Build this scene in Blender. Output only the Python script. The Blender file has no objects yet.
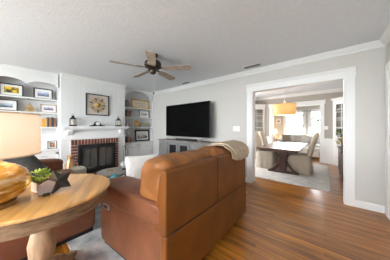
import bpy, bmesh, math, random
from mathutils import Vector, Matrix, noise
random.seed(7)
S = bpy.context.scene
COL = S.collection
PI = math.pi
H = 2.446            # ceiling height

# ------------------------------------------------------------ camera
cam = bpy.data.cameras.new('camera'); camo = bpy.data.objects.new('camera', cam); COL.objects.link(camo)
camo.location = (0, 0, 1.22)
camo.rotation_euler = (PI/2, 0, math.atan2(.636, .772))
cam.sensor_fit = 'HORIZONTAL'; cam.sensor_width = 36.0
cam.lens = 36.0*157.6/390.0
cam.shift_y = -3.0/390.0
cam.clip_start = 0.02
S.camera = camo

# ------------------------------------------------------------ world, lights, exposure
w = bpy.data.worlds.new('sky'); S.world = w; w.use_nodes = True
bg = w.node_tree.nodes['Background']; bg.inputs[0].default_value = (.93, .965, 1.0, 1); bg.inputs[1].default_value = 9.0

def area(name, loc, rot, sx, sy, power, color=(1, 1, 1), spread=PI):
    l = bpy.data.lights.new(name, 'AREA'); l.shape = 'RECTANGLE'; l.size = sx; l.size_y = sy
    l.energy = power; l.color = color; l.spread = spread
    o = bpy.data.objects.new(name, l); COL.objects.link(o); o.location = loc; o.rotation_euler = rot
    return o
# daylight through the windows of the south wall (behind the camera)
area('daylight_south_west', (-3.1, -2.42, 1.45), (PI/2, 0, 0), 1.6, 1.4, 58, (.87, .945, 1))
area('daylight_south_east', (-.9, -2.42, 1.45), (PI/2, 0, 0), 1.6, 1.4, 32, (.87, .945, 1))
# daylight through the sunroom windows and the dining room side window
area('daylight_sunroom', (-.95, 9.38, 1.35), (-PI/2, 0, 0), 2.6, 1.3, 26, (.95, .98, 1))
area('daylight_dining', (-2.72, 5.1, 1.5), (0, -PI/2, 0), 1.3, 1.2, 18, (.98, .99, 1))
S.view_settings.view_transform = 'Standard'; S.view_settings.look = 'None'
S.view_settings.exposure = 0.86; S.view_settings.gamma = 1.0; S.view_settings.use_curve_mapping = False

# ------------------------------------------------------------ materials
MC = {}
def mat(name, col, rough=.6, metal=0., var=0., vscale=6., bump=0., bscale=40., coat=0., emit=None, estr=0., trans=0., alpha=1., stretch=None, detail=4., col2=None, ior=None, sheen=0.):
    if name in MC: return MC[name]
    m = bpy.data.materials.new(name); m.use_nodes = True; nt = m.node_tree; N = nt.nodes; L = nt.links
    b = N['Principled BSDF']
    b.inputs['Base Color'].default_value = (*col, 1); b.inputs['Roughness'].default_value = rough
    b.inputs['Metallic'].default_value = metal
    b.inputs['Coat Weight'].default_value = coat; b.inputs['Coat Roughness'].default_value = .15
    b.inputs['Transmission Weight'].default_value = trans; b.inputs['Alpha'].default_value = alpha
    b.inputs['Sheen Weight'].default_value = sheen
    if ior: b.inputs['IOR'].default_value = ior
    if emit: b.inputs['Emission Color'].default_value = (*emit, 1); b.inputs['Emission Strength'].default_value = estr
    tc = N.new('ShaderNodeTexCoord'); mp = N.new('ShaderNodeMapping'); L.new(tc.outputs['Object'], mp.inputs[0])
    if stretch: mp.inputs['Scale'].default_value = stretch
    n = N.new('ShaderNodeTexNoise'); n.inputs['Scale'].default_value = vscale; n.inputs['Detail'].default_value = detail
    L.new(mp.outputs[0], n.inputs['Vector'])
    if var or col2:
        r = N.new('ShaderNodeValToRGB')
        c1 = tuple(max(0, c*(1-var)) for c in col); c2 = col2 or tuple(min(1, c*(1+var)) for c in col)
        r.color_ramp.elements[0].color = (*c1, 1); r.color_ramp.elements[1].color = (*c2, 1)
        r.color_ramp.elements[0].position = .3; r.color_ramp.elements[1].position = .7
        L.new(n.outputs['Fac'], r.inputs[0]); L.new(r.outputs[0], b.inputs['Base Color'])
    if bump:
        n2 = N.new('ShaderNodeTexNoise'); n2.inputs['Scale'].default_value = bscale; n2.inputs['Detail'].default_value = 5
        L.new(mp.outputs[0], n2.inputs['Vector'])
        bp = N.new('ShaderNodeBump'); bp.inputs['Strength'].default_value = bump; bp.inputs['Distance'].default_value = .01
        L.new(n2.outputs['Fac'], bp.inputs['Height']); L.new(bp.outputs[0], b.inputs['Normal'])
    MC[name] = m
    return m

def art(name, stops, scale=3., distortion=1.5, vert=0.0, seed=0.):
    """picture colours: noise plus a vertical gradient fed to a colour ramp"""
    m = bpy.data.materials.new(name); m.use_nodes = True; nt = m.node_tree; N = nt.nodes; L = nt.links
    b = N['Principled BSDF']; b.inputs['Roughness'].default_value = .35
    tc = N.new('ShaderNodeTexCoord'); sep = N.new('ShaderNodeSeparateXYZ'); L.new(tc.outputs['Generated'], sep.inputs[0])
    mp = N.new('ShaderNodeMapping'); mp.inputs['Location'].default_value = (seed, seed*2, seed*3); L.new(tc.outputs['Generated'], mp.inputs[0])
    n = N.new('ShaderNodeTexNoise'); n.inputs['Scale'].default_value = scale; n.inputs['Distortion'].default_value = distortion
    L.new(mp.outputs[0], n.inputs['Vector'])
    ma = N.new('ShaderNodeMath'); ma.operation = 'MULTIPLY_ADD'; L.new(sep.outputs[2], ma.inputs[0]); ma.inputs[1].default_value = vert
    mb = N.new('ShaderNodeMath'); mb.operation = 'MULTIPLY'; L.new(n.outputs['Fac'], mb.inputs[0]); mb.inputs[1].default_value = 1-vert*.75
    L.new(mb.outputs[0], ma.inputs[2])
    r = N.new('ShaderNodeValToRGB'); cr = r.color_ramp
    while len(cr.elements) < len(stops): cr.elements.new(.5)
    for e, (p, c) in zip(cr.elements, stops): e.position = p; e.color = (*c, 1)
    L.new(ma.outputs[0], r.inputs[0]); L.new(r.outputs[0], b.inputs['Base Color'])
    return m

def planks(name, c1, c2, mortar, bw, rh, ms, rough, coat=0., rot=0., bump=.1, grain=.35, gstretch=(2, 30, 2)):
    m = bpy.data.materials.new(name); m.use_nodes = True; nt = m.node_tree; N = nt.nodes; L = nt.links
    b = N['Principled BSDF']; b.inputs['Roughness'].default_value = rough
    b.inputs['Coat Weight'].default_value = coat; b.inputs['Coat Roughness'].default_value = .12
    tc = N.new('ShaderNodeTexCoord'); mp = N.new('ShaderNodeMapping'); mp.inputs['Rotation'].default_value = (0, 0, rot)
    L.new(tc.outputs['Object'], mp.inputs[0])
    br = N.new('ShaderNodeTexBrick'); L.new(mp.outputs[0], br.inputs['Vector'])
    br.inputs['Color1'].default_value = (*c1, 1); br.inputs['Color2'].default_value = (*c2, 1); br.inputs['Mortar'].default_value = (*mortar, 1)
    br.inputs['Scale'].default_value = 1; br.inputs['Brick Width'].default_value = bw; br.inputs['Row Height'].default_value = rh
    br.inputs['Mortar Size'].default_value = ms; br.inputs['Mortar Smooth'].default_value = .3
    g = N.new('ShaderNodeTexNoise'); mg = N.new('ShaderNodeMapping'); mg.inputs['Scale'].default_value = gstretch
    L.new(mp.outputs[0], mg.inputs[0]); L.new(mg.outputs[0], g.inputs['Vector']); g.inputs['Scale'].default_value = 1.6; g.inputs['Detail'].default_value = 6
    r = N.new('ShaderNodeMapRange'); r.inputs['From Min'].default_value = .3; r.inputs['From Max'].default_value = .7
    r.inputs['To Min'].default_value = 1-grain; r.inputs['To Max'].default_value = 1+grain
    L.new(g.outputs['Fac'], r.inputs[0])
    mx = N.new('ShaderNodeVectorMath'); mx.operation = 'SCALE'; L.new(br.outputs['Color'], mx.inputs[0]); L.new(r.outputs[0], mx.inputs['Scale'])
    L.new(mx.outputs[0], b.inputs['Base Color'])
    bp = N.new('ShaderNodeBump'); bp.inputs['Strength'].default_value = bump; bp.inputs['Distance'].default_value = .004; bp.invert = True
    L.new(br.outputs['Fac'], bp.inputs['Height']); L.new(bp.outputs[0], b.inputs['Normal'])
    return m

M_wall = mat('wall_paint', (.62, .60, .565), .85)
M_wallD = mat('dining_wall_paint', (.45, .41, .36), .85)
M_white = mat('white_trim_paint', (.84, .84, .83), .45)
M_shelf = mat('bookcase_white_paint', (.77, .77, .76), .5)
M_ceil = mat('textured_ceiling_paint', (.78, .815, .85), .95, bump=.3, bscale=45, var=.03, vscale=22)
M_floor = planks('hardwood_floor', (.40, .150, .016), (.20, .066, .006), (.04, .013, .003), 1.1, .062, .0016, .34, coat=.2, grain=.55, gstretch=(1.2, 22, 1))
M_leather = mat('tan_leather', (.17, .056, .008), .40, var=.22, vscale=4, bump=.22, bscale=60)
M_leatherW = mat('wrinkled_tan_leather', (.27, .105, .030), .42, var=.25, vscale=5, bump=1.0, bscale=9, stretch=(1, 2.2, .8))
M_leatherA = mat('brown_arm_leather', (.175, .063, .028), .42, var=.2, vscale=6, bump=.4, bscale=30)
M_leatherB = mat('dark_brown_leather', (.20, .072, .038), .5, var=.18, vscale=5, bump=.25, bscale=50)
M_seam = mat('leather_seam', (.10, .035, .012), .6)
M_black = mat('black_plastic', (.012, .012, .013), .4)
M_blackm = mat('black_metal', (.015, .014, .014), .45, metal=.6)
M_screen = mat('tv_screen', (.001, .001, .001), .6); M_screen.node_tree.nodes['Principled BSDF'].inputs['Specular IOR Level'].default_value = .08
M_oak = planks('oak_table_top', (.66, .36, .11), (.54, .28, .08), (.34, .16, .045), .9, .11, .001, .3, coat=.4, rot=.5, bump=.03, grain=.28, gstretch=(1.5, 16, 1))
M_oakrim = mat('weathered_oak', (.24, .15, .085), .5, var=.4, vscale=4, stretch=(3, 3, 18), detail=6)
M_oakleg = mat('pale_oak', (.42, .28, .17), .5, var=.3, vscale=6, stretch=(4, 4, 1))
M_cloth_b = mat('beige_throw_fabric', (.52, .41, .30), .95, var=.12, vscale=20, bump=.5, bscale=150)
M_grayblk = mat('charcoal_blanket', (.055, .06, .062), .95, var=.2, vscale=30, bump=.5, bscale=150)
M_pillow = mat('white_knit_pillow', (.80, .79, .78), .95, var=.05, vscale=40, bump=1., bscale=70)
M_cream = mat('cream_upholstery', (.62, .56, .46), .8, var=.06, vscale=10)
M_slip = mat('linen_slipcover', (.40, .33, .25), .95, var=.1, vscale=8, bump=.3, bscale=60)
M_slipW = mat('pale_linen', (.56, .50, .42), .95, var=.06, vscale=8, bump=.3, bscale=60)
M_grayw = mat('grey_washed_wood', (.23, .225, .22), .6, var=.2, vscale=4, stretch=(2, 12, 12))
M_graytop = mat('grey_brown_wood_top', (.27, .235, .20), .5, var=.3, vscale=4, stretch=(2, 14, 2))
M_bronze = mat('oil_rubbed_bronze', (.075, .052, .04), .4, metal=.7)
M_blade = mat('driftwood_fan_blade', (.42, .34, .275), .55, var=.22, vscale=4, stretch=(3, 3, 3))
M_copper = mat('hammered_copper', (.66, .40, .22), .3, metal=.8, var=.3, vscale=14, bump=.4, bscale=40)
M_gold = mat('antique_gold', (.55, .34, .11), .45, metal=.3, var=.3, vscale=30)
M_darkwood = mat('dark_walnut', (.065, .022, .012), .35, var=.4, vscale=4, stretch=(2, 2, 14), coat=.2)
M_tabletop = mat('polished_walnut_top', (.13, .065, .045), .22, var=.2, vscale=4, stretch=(14, 1.5, 2), coat=.3)
M_glass = mat('clear_pane', (1, 1, 1), .02, trans=1., ior=1.02)
M_mirror = mat('fireplace_glass', (.20, .19, .175), .10, metal=.7)
M_leaf = mat('succulent_leaf', (.20, .38, .05), .5, col2=(.48, .52, .12), vscale=12)
M_leafd = mat('foliage_dark', (.05, .10, .03), .6, col2=(.12, .2, .06), vscale=9)
M_paper = mat('paper_white', (.8, .79, .76), .8)
M_bframe = mat('black_frame', (.02, .018, .017), .4)
M_teal = mat('teal_glass', (.05, .42, .48), .15, coat=.5, var=.2, vscale=20)
M_rug = mat('blue_grey_rug', (.42, .46, .52), .98, var=.3, vscale=7, bump=.6, bscale=120, col2=(.80, .79, .77))
M_rugD = mat('pale_grey_rug', (.56, .53, .49), .98, var=.14, vscale=7, bump=.5, bscale=120)
M_sofaG = mat('light_grey_sofa_fabric', (.66, .64, .61), .95, var=.08, vscale=10)
M_grass = mat('lawn', (.04, .07, .02), .95, var=.3, vscale=3)

for _m in (M_leather, M_leatherW, M_leatherA, M_leatherB): _m.node_tree.nodes['Principled BSDF'].inputs['Specular IOR Level'].default_value = .3
# ------------------------------------------------------------ helpers
def tag(o, label=None, cat=None, group=None, kind=None):
    if label: o['label'] = label
    if cat: o['category'] = cat
    if group: o['group'] = group
    if kind: o['kind'] = kind
    return o
def thing(name, label, cat, loc=(0, 0, 0), rz=0., group=None):
    o = bpy.data.objects.new(name, None); COL.objects.link(o); o.location = loc; o.rotation_euler = (0, 0, rz)
    o.empty_display_size = .05
    return tag(o, label, cat, group)
def link(name, bm, m, parent=None, smooth=False, bevel=0., sub=0):
    me = bpy.data.meshes.new(name)
    bmesh.ops.recalc_face_normals(bm, faces=bm.faces)
    bm.to_mesh(me); bm.free()
    if isinstance(m, (list, tuple)):
        for x in m: me.materials.append(x)
    else: me.materials.append(m)
    if smooth:
        for p in me.polygons: p.use_smooth = True
    o = bpy.data.objects.new(name, me); COL.objects.link(o)
    if parent: o.parent = parent
    if bevel:
        b = o.modifiers.new('bevel', 'BEVEL'); b.width = bevel; b.segments = 2; b.limit_method = 'ANGLE'
    if sub:
        s = o.modifiers.new('sub', 'SUBSURF'); s.levels = sub; s.render_levels = sub
    return o
def B(): return bmesh.new()
def box(bm, x0, x1, y0, y1, z0, z1, M=None, mi=0):
    vs = [bm.verts.new(v) for v in ((x0,y0,z0),(x1,y0,z0),(x1,y1,z0),(x0,y1,z0),(x0,y0,z1),(x1,y0,z1),(x1,y1,z1),(x0,y1,z1))]
    for f in ((0,3,2,1),(4,5,6,7),(0,1,5,4),(1,2,6,5),(2,3,7,6),(3,0,4,7)):
        fa = bm.faces.new([vs[i] for i in f]); fa.material_index = mi
    if M is not None:
        for v in vs: v.co = M @ v.co
    return bm
def bx(*a, **k): return box(B(), *a, **k)
def lathe(bm, prof, c=(0, 0, 0), n=32, M=None, mi=0):
    """prof: list of (r, z)"""
    rings = []
    for r, z in prof:
        if r < 1e-5: rings.append([bm.verts.new((c[0], c[1], c[2]+z))])
        else: rings.append([bm.verts.new((c[0]+r*math.cos(2*PI*i/n), c[1]+r*math.sin(2*PI*i/n), c[2]+z)) for i in range(n)])
    for a, b in zip(rings, rings[1:]):
        for i in range(n):
            j = (i+1) % n
            if len(a) == 1 and len(b) == 1: continue
            if len(a) == 1: f = bm.faces.new((a[0], b[j], b[i]))
            elif len(b) == 1: f = bm.faces.new((a[i], a[j], b[0]))
            else: f = bm.faces.new((a[i], a[j], b[j], b[i]))
            f.material_index = mi
    if M is not None:
        for rg in rings:
            for v in rg: v.co = M @ v.co
    return bm
def tube(bm, pts, r, n=8, caps=True, mi=0):
    pts = [Vector(p) for p in pts]; rings = []
    rr = r if isinstance(r, (list, tuple)) else [r]*len(pts)
    for i, p in enumerate(pts):
        d = (pts[min(i+1, len(pts)-1)]-pts[max(i-1, 0)]).normalized()
        up = Vector((0, 0, 1)) if abs(d.z) < .9 else Vector((1, 0, 0))
        u = d.cross(up).normalized(); v = d.cross(u)
        rings.append([bm.verts.new(p+(u*math.cos(2*PI*k/n)+v*math.sin(2*PI*k/n))*rr[i]) for k in range(n)])
    for a, b in zip(rings, rings[1:]):
        for k in range(n):
            f = bm.faces.new((a[k], a[(k+1) % n], b[(k+1) % n], b[k])); f.material_index = mi
    if caps:
        bm.faces.new(rings[0]); bm.faces.new(rings[-1][::-1])
    return bm
def prism(bm, poly, axis, a, b, mi=0):
    """extrude a 2D outline along axis from a to b; poly in the two other axes (in xyz order)"""
    def mk(p, t):
        if axis == 'x': return (t, p[0], p[1])
        if axis == 'y': return (p[0], t, p[1])
        return (p[0], p[1], t)
    A = [bm.verts.new(mk(p, a)) for p in poly]; C = [bm.verts.new(mk(p, b)) for p in poly]
    n = len(poly)
    f1 = bm.faces.new(A); f2 = bm.faces.new(C[::-1]); f1.material_index = f2.material_index = mi
    for i in range(n):
        f = bm.faces.new((A[i], A[(i+1) % n], C[(i+1) % n], C[i])); f.material_index = mi
    return bm
def rbox(bm, x0, x1, y0, y1, z0, z1, p=6, n=14, wr=0., ws=6., M=None):
    """soft rounded block (superellipsoid) with optional wrinkle displacement"""
    c = Vector(((x0+x1)/2, (y0+y1)/2, (z0+z1)/2)); h = Vector(((x1-x0)/2, (y1-y0)/2, (z1-z0)/2))
    t = bmesh.new(); bmesh.ops.create_cube(t, size=2)
    bmesh.ops.subdivide_edges(t, edges=t.edges[:], cuts=n, use_grid_fill=True)
    mp = {}
    for v in t.verts:
        q = Vector([math.copysign(abs(math.sin(a*PI/2))**.8, a) for a in v.co])
        k = (abs(q.x)**p+abs(q.y)**p+abs(q.z)**p)**(1/p); q = q/k
        q = Vector((q.x*h.x, q.y*h.y, q.z*h.z))
        if wr:
            nn = noise.noise((c+q)*ws)*wr
            q += q.normalized()*nn
        co = c+q
        if M is not None: co = M @ co
        mp[v] = bm.verts.new(co)
    for f in t.faces: bm.faces.new([mp[v] for v in f.verts])
    t.free(); return bm
def rb(*a, **k): return rbox(B(), *a, **k)
def struct(name, bm, m, **k):
    o = link(name, bm, m, **k); o['kind'] = 'structure'; return o
def T(x, y, z, rz=0., ry=0., rx=0.):
    return Matrix.Translation((x, y, z)) @ Matrix.Rotation(rz, 4, 'Z') @ Matrix.Rotation(ry, 4, 'Y') @ Matrix.Rotation(rx, 4, 'X')
def copy_tree(o, parent=None):
    c = o.copy(); COL.objects.link(c); c.parent = parent
    for ch in list(o.children): copy_tree(ch, c)
    return c

# ------------------------------------------------------------ room shell
OL, OR = -1.215, .245
YW, YT = 3.43, 3.57      # partition wall faces
struct('floor', bx(-5.4, 1.1, -2.6, 9.7, -.1, 0), M_floor)
b = bx(-5.4, 1.1, -2.6, 3.50, H, H+.1); struct('ceiling', b, M_ceil)
struct('ceiling_dining', bx(-3.0, 1.1, 3.50, 9.7, H, H+.1), M_ceil)
b = B(); box(b, -5.4, OL, YW, YT, 0, H); box(b, OR, 1.1, YW, YT, 0, H); box(b, OL, OR, YW, YT, 2.0, H)
struct('wall_north', b, M_wall)
struct('wall_west', bx(-5.4, -5.12, -2.6, YW, 0, H), M_wall)
struct('wall_east', bx(.67, .85, -2.6, YW, 0, H), M_wall)
b = B()
for a, c in ((-5.4, -4.0), (-2.2, -1.8), (0, .85)): box(b, a, c, -2.6, -2.5, 0, H)
for a, c in ((-4.0, -2.2), (-1.8, 0)): box(b, a, c, -2.6, -2.5, 0, .7); box(b, a, c, -2.6, -2.5, 2.2, H)
struct('wall_south', b, M_wall)
for i, (a, c) in enumerate(((-4.0, -2.2), (-1.8, 0))):
    wd = B()
    for x0, x1, z0, z1 in ((a, c, .7, .76), (a, c, 2.14, 2.2), (a, a+.06, .7, 2.2), (c-.06, c, .7, 2.2), ((a+c)/2-.03, (a+c)/2+.03, .7, 2.2), (a, c, 1.43, 1.47)):
        box(wd, x0, x1, -2.57, -2.52, z0, z1)
    wo = struct('window_%d' % (i+1), wd, M_white)
    link('window_pane', bx(a+.02, c-.02, -2.55, -2.545, .72, 2.18), M_glass, wo)
# dining room and sunroom walls
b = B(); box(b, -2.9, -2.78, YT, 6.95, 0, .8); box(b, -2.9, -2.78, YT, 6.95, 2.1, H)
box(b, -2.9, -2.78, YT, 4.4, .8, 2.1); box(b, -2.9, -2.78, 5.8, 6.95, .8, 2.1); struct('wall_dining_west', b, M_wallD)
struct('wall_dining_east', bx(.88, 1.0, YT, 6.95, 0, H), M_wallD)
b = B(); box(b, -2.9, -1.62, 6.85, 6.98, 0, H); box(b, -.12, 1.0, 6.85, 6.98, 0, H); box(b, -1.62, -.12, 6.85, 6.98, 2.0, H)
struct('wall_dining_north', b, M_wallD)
b = B(); box(b, -3.0, -1.60, 9.45, 9.57, 0, H); box(b, -.82, -.54, 9.45, 9.57, 0, H); box(b, .25, 1.1, 9.45, 9.57, 0, H)
for a, c in ((-1.60, -.82), (-.54, .25)): box(b, a, c, 9.45, 9.57, 0, .62); box(b, a, c, 9.45, 9.57, 1.98, H)
struct('wall_sunroom_north', b, mat('sunroom_wall_paint', (.58, .53, .47), .85))
struct('wall_sunroom_west', bx(-3.0, -2.9, 6.98, 9.5, 0, H), M_wallD)
struct('wall_sunroom_east', bx(1.0, 1.1, 6.98, 9.5, 0, H), M_wallD)
for i, (a, c) in enumerate(((-1.60, -.82), (-.54, .25))):
    wd = B()
    for x0, x1, z0, z1 in ((a-.09, a, .55, 2.06), (c, c+.09, .55, 2.06), (a-.09, c+.09, 1.98, 2.08), (a-.1, c+.1, .56, .62)): box(wd, x0, x1, 9.41, 9.46, z0, z1)
    for x0, x1, z0, z1 in ((a, a+.04, .62, 1.98), (c-.04, c, .62, 1.98), (a, c, .62, .66), (a, c, 1.94, 1.98), (a, c, 1.28, 1.31)): box(wd, x0, x1, 9.47, 9.51, z0, z1)
    wo = struct('window_%d' % (i+3), wd, M_white)
    link('window_pane', bx(a+.02, c-.02, 9.485, 9.49, .64, 1.96), M_glass, wo)
wd = B()
for y0_, y1_, z0, z1 in ((4.3, 4.4, .7, 2.2), (5.8, 5.9, .7, 2.2), (4.3, 5.9, 2.1, 2.2), (4.3, 5.9, .7, .8), (5.07, 5.13, .8, 2.1)): box(wd, -2.8, -2.76, y0_, y1_, z0, z1)
struct('window_5', wd, M_white)

# crown moulding and baseboards
def crown(name, poly_pts, sgn, m=M_white, s=1.):
    """straight run along one wall: (axis, a, b, wall position, inward direction)"""
    axis, a, b_, w0, d = poly_pts
    pr = [(0, 0), (.075, 0), (.075, -.012), (.062, -.02), (.045, -.045), (.022, -.062), (.014, -.085), (0, -.09)]
    bm = B(); prism(bm, [(w0+d*x*s, H+z*s) for x, z in pr], axis, a, b_)
    return struct(name, bm, m)
crown('trim_1', ('x', -4.78, .67, YW, -1), 1)
crown('trim_2', ('y', -2.5, YW, .67, -1), 1)
crown('trim_3', ('x', -2.78, .88, 6.85, -1), 1, s=1.15)
crown('trim_4', ('x', -2.78, .88, YT, 1), 1, s=1.15)
crown('trim_5', ('y', YT, 6.85, .88, -1), 1, s=1.15)
crown('trim_6', ('y', YT, 6.85, -2.78, 1), 1, s=1.15)
def base(name, axis, a, b_, w0, d, h=.105, t=.018):
    bm = B(); prism(bm, [(w0, 0), (w0+d*t, 0), (w0+d*t, h-.015), (w0+d*t*.5, h), (w0, h)], axis, a, b_)
    return struct(name, bm, M_white)
base('baseboard_north', 'x', OR+.115, .67, YW, -1); base('baseboard_north_left', 'x', -4.78, OL-.115, YW, -1)
base('baseboard_east', 'y', 1.9, 2.32, .67, -1)
base('baseboard_dining_east', 'y', YT, 6.85, .88, -1); base('baseboard_dining_west', 'y', YT, 6.85, -2.78, 1)

# cased opening to the dining room
b = B()
for sg, xi in ((-1, OL), (1, OR)):
    xo = xi+sg*.115
    box(b, min(xi, xo), max(xi, xo), YW-.022, YW, 0, 2.0)
    box(b, min(xi, xo), max(xi, xo), YT, YT+.022, 0, 2.0)
    box(b, min(xi-sg*.012, xi), max(xi-sg*.012, xi), YW-.01, YT+.01, 0, 2.0)
box(b, OL, OR, YW-.01, YT+.01, 1.985, 2.0)
prism(b, [(YW, 1.985), (YW-.022, 1.985), (YW-.022, 2.085), (YW-.045, 2.125), (YW-.055, 2.14), (YW, 2.14)], 'x', OL-.125, OR+.125)
prism(b, [(YT, 1.985), (YT+.022, 1.985), (YT+.022, 2.085), (YT+.045, 2.125), (YT+.055, 2.14), (YT, 2.14)], 'x', OL-.125, OR+.125)
struct('trim_7', b, M_white, bevel=.003)
# casing of the opening to the sunroom
b = B()
for x0, x1 in ((-1.735, -1.62), (-.12, -.01)): box(b, x0, x1, 6.826, 6.85, 0, 2.0)
for x0, x1 in ((-1.62, -1.605), (-.135, -.12)): box(b, x0, x1, 6.84, 6.99, 0, 2.0)
box(b, -1.76, .015, 6.826, 6.85, 2.0, 2.11); box(b, -1.775, .03, 6.80, 6.85, 2.11, 2.135); box(b, -1.62, -.12, 6.84, 6.99, 1.985, 2.0)
struct('trim_8', b, M_white)
# wainscot beside the sunroom opening
b = B(); box(b, -.01, .22, 6.838, 6.85, 0, .80); box(b, -.01, .22, 6.82, 6.85, .80, .84); box(b, -.01, .22, 6.82, 6.85, 0, .13)
for x0, x1 in ((-.01, .03), (.19, .22)): box(b, x0, x1, 6.83, 6.85, .13, .8)
struct('trim_9', b, M_white)
b = B(); box(b, -2.78, -1.735, 6.838, 6.85, 0, .80); box(b, -2.78, -1.735, 6.82, 6.85, .80, .84); struct('trim_10', b, M_white)
# door in the east wall beside the camera
d = struct('door_1', bx(.655, .675, 2.42, 3.26, 0, 1.97), M_white)
b = B()
for z0, z1 in ((.15, .9), (1.0, 1.85)):
    for y0_, y1_ in ((2.5, 2.8), (2.88, 3.18)): box(b, .648, .657, y0_, y1_, z0, z1)
link('door_panel', b, M_white, d, bevel=.004)
b = B(); tube(b, [(.655, 2.5, .95), (.60, 2.5, .95)], .012); lathe(b, [(0, -.03), (.028, -.015), (.028, .015), (0, .03)], (.59, 2.5, .95), 16); link('door_handle', b, M_bronze, d, smooth=True)
b = B(); box(b, .648, .67, 3.26, 3.37, 0, 1.97); box(b, .648, .67, 2.31, 2.42, 0, 1.97); box(b, .645, .67, 2.29, 3.39, 1.97, 2.08); struct('trim_11', b, M_white, bevel=.003)

# ------------------------------------------------------------ chimney breast, bookcases, fireplace
XF, XB, XR = -4.64, -4.80, -5.12      # breast face, bookcase face, recess back
BY0, BY1 = .83, 2.32
b = B()
# breast with a hole for the firebox: built around it
FB0, FB1, FBZ0, FBZ1 = 1.19, 1.96, .06, .70
box(b, XR, XF-.004, BY0, FB0, 0, H); box(b, XR, XF-.004, FB1, BY1, 0, H); box(b, XR, XF-.004, FB0, FB1, FBZ1, H); box(b, XR, XR+.05, FB0, FB1, 0, FBZ1); box(b, XR, XF-.004, FB0, FB1, 0, FBZ0)
y = BY0                                           # vertical boards above the mantel
while y < BY1-.02:
    y2 = min(y+.124, BY1); box(b, XF-.004, XF, y+.0008, y2-.0008, 1.25, H-.09); y = y2
box(b, XF-.004, XF, BY0, 1.0, 0, 1.25); box(b, XF-.004, XF, 2.11, BY1, 0, 1.25); box(b, XF-.004, XF, 1.0, 2.11, .92, 1.25)
struct('wall_chimney', b, M_shelf)
crown('trim_12', ('y', BY0-.0, BY1+.0, XF, 1), 1)

def arch(y0, y1, zs, zc, n=14):
    return [(y0+(y1-y0)*i/n, zs+(zc-zs)*math.sin(PI*i/n)**.6) for i in range(n+1)]
def bookcase(name, label, y0, y1, arches, door_edges, ztop=2.28):
    t = thing(name, label, 'bookcase', ((XB+XR)/2, (y0+y1)/2, 0))
    inv = Matrix.Translation(-Vector(t.location))
    def L(n, bm, m=M_shelf, par=t, **k):
        bmesh.ops.transform(bm, matrix=inv, verts=bm.verts); return link(n, bm, m, par, **k)
    b = B(); box(b, XR+.001, XR+.012, y0, y1, .72, ztop+.15)
    yy = y0
    while yy < y1-.03: box(b, XR+.012, XR+.016, yy+.003, min(yy+.1, y1)-.003, .72, ztop+.15); yy += .1
    L('back_panel', b)
    L('side_panel', bx(XR, XB, y0, y0+.02, .72, H-.001)); L('side_panel', bx(XR, XB, y1-.02, y1, .72, H-.001))
    # scalloped valance: solid above a wavy lower edge
    lower = []
    for a0, a1, zs, zc in arches: lower += arch(a0, a1, zs, zc)
    b = B(); prism(b, lower+[(y1, lower[-1][1]), (y1, H-.001), (y0, H-.001), (y0, lower[0][1])], 'x', XB-.02, XB); L('valance', b)
    for z in (1.22, 1.545, 1.85): L('shelf', bx(XR+.01, XB-.005, y0+.01, y1-.01, z-.028, z), bevel=.002)
    L('countertop', bx(XR+.01, XB+.045, y0, y1, .69, .72), bevel=.004)
    L('base_cabinet', bx(XR+.01, XB+.01, y0, y1, 0, .689))
    for a0, a1 in door_edges:
        b = B(); box(b, XB+.011, XB+.025, a0, a1, .12, .65); d = L('door', b, bevel=.002)
        b = B()
        for q in ((a0, a0+.055, .12, .65), (a1-.055, a1, .12, .65), (a0, a1, .12, .175), (a0, a1, .595, .65)): box(b, XB+.025, XB+.032, *q)
        L('door_frame', b, par=d)
        b = B(); tube(b, [(XB+.032, (a0+a1)/2-.05, .57), (XB+.05, (a0+a1)/2-.04, .57), (XB+.05, (a0+a1)/2+.04, .57), (XB+.032, (a0+a1)/2+.05, .57)], .005, 6); L('handle', b, mat('pewter', (.35, .35, .34), .4, metal=.7), par=d)
    L('toe_kick', bx(XB+.01, XB+.022, y0, y1, 0, .10))
    return t
bookcase('built_in_bookcase', 'white built-in bookcase with scalloped valance left of the fireplace', -.20, BY0-.001,
         [(-.2, .31, 2.12, 2.21), (.31, .829, 2.12, 2.21)], [(-.18, .30), (.33, .81)])
bookcase('built_in_bookcase', 'white built-in bookcase right of the fireplace holding a gold framed sign', BY1+.001, YW-.001,
         [(BY1+.001, YW-.001, 2.10, 2.40)], [(BY1+.03, 2.86), (2.89, 3.40)])
b = B(); box(b, XR, XB, -2.5, -.201, 0, H); struct('wall_west_return', b, M_wall)

# mantel
MT = thing('fireplace_mantel', 'white mantel shelf with scroll corbels over the brick fireplace', 'mantel', (XF, 1.58, 1.19))
b = B(); box(b, .002, .19, -.78, .77, .018, .05); box(b, .002, .165, -.76, .75, -.012, .018); box(b, .002, .135, -.74, .73, -.035, -.012); link('shelf', b, M_white, MT, bevel=.004)
for yy in (-.60, .60):
    b = B(); prism(b, [(.002, -.035), (.13, -.035), (.13, -.065), (.115, -.085), (.085, -.09), (.06, -.11), (.055, -.14), (.035, -.16), (.002, -.165)], 'y', yy-.045, yy+.045)
    link('corbel', b, M_white, MT, bevel=.004)
link('frieze', bx(.001, .012, -.70, .70, -.25, -.04), M_white, MT)

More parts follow.
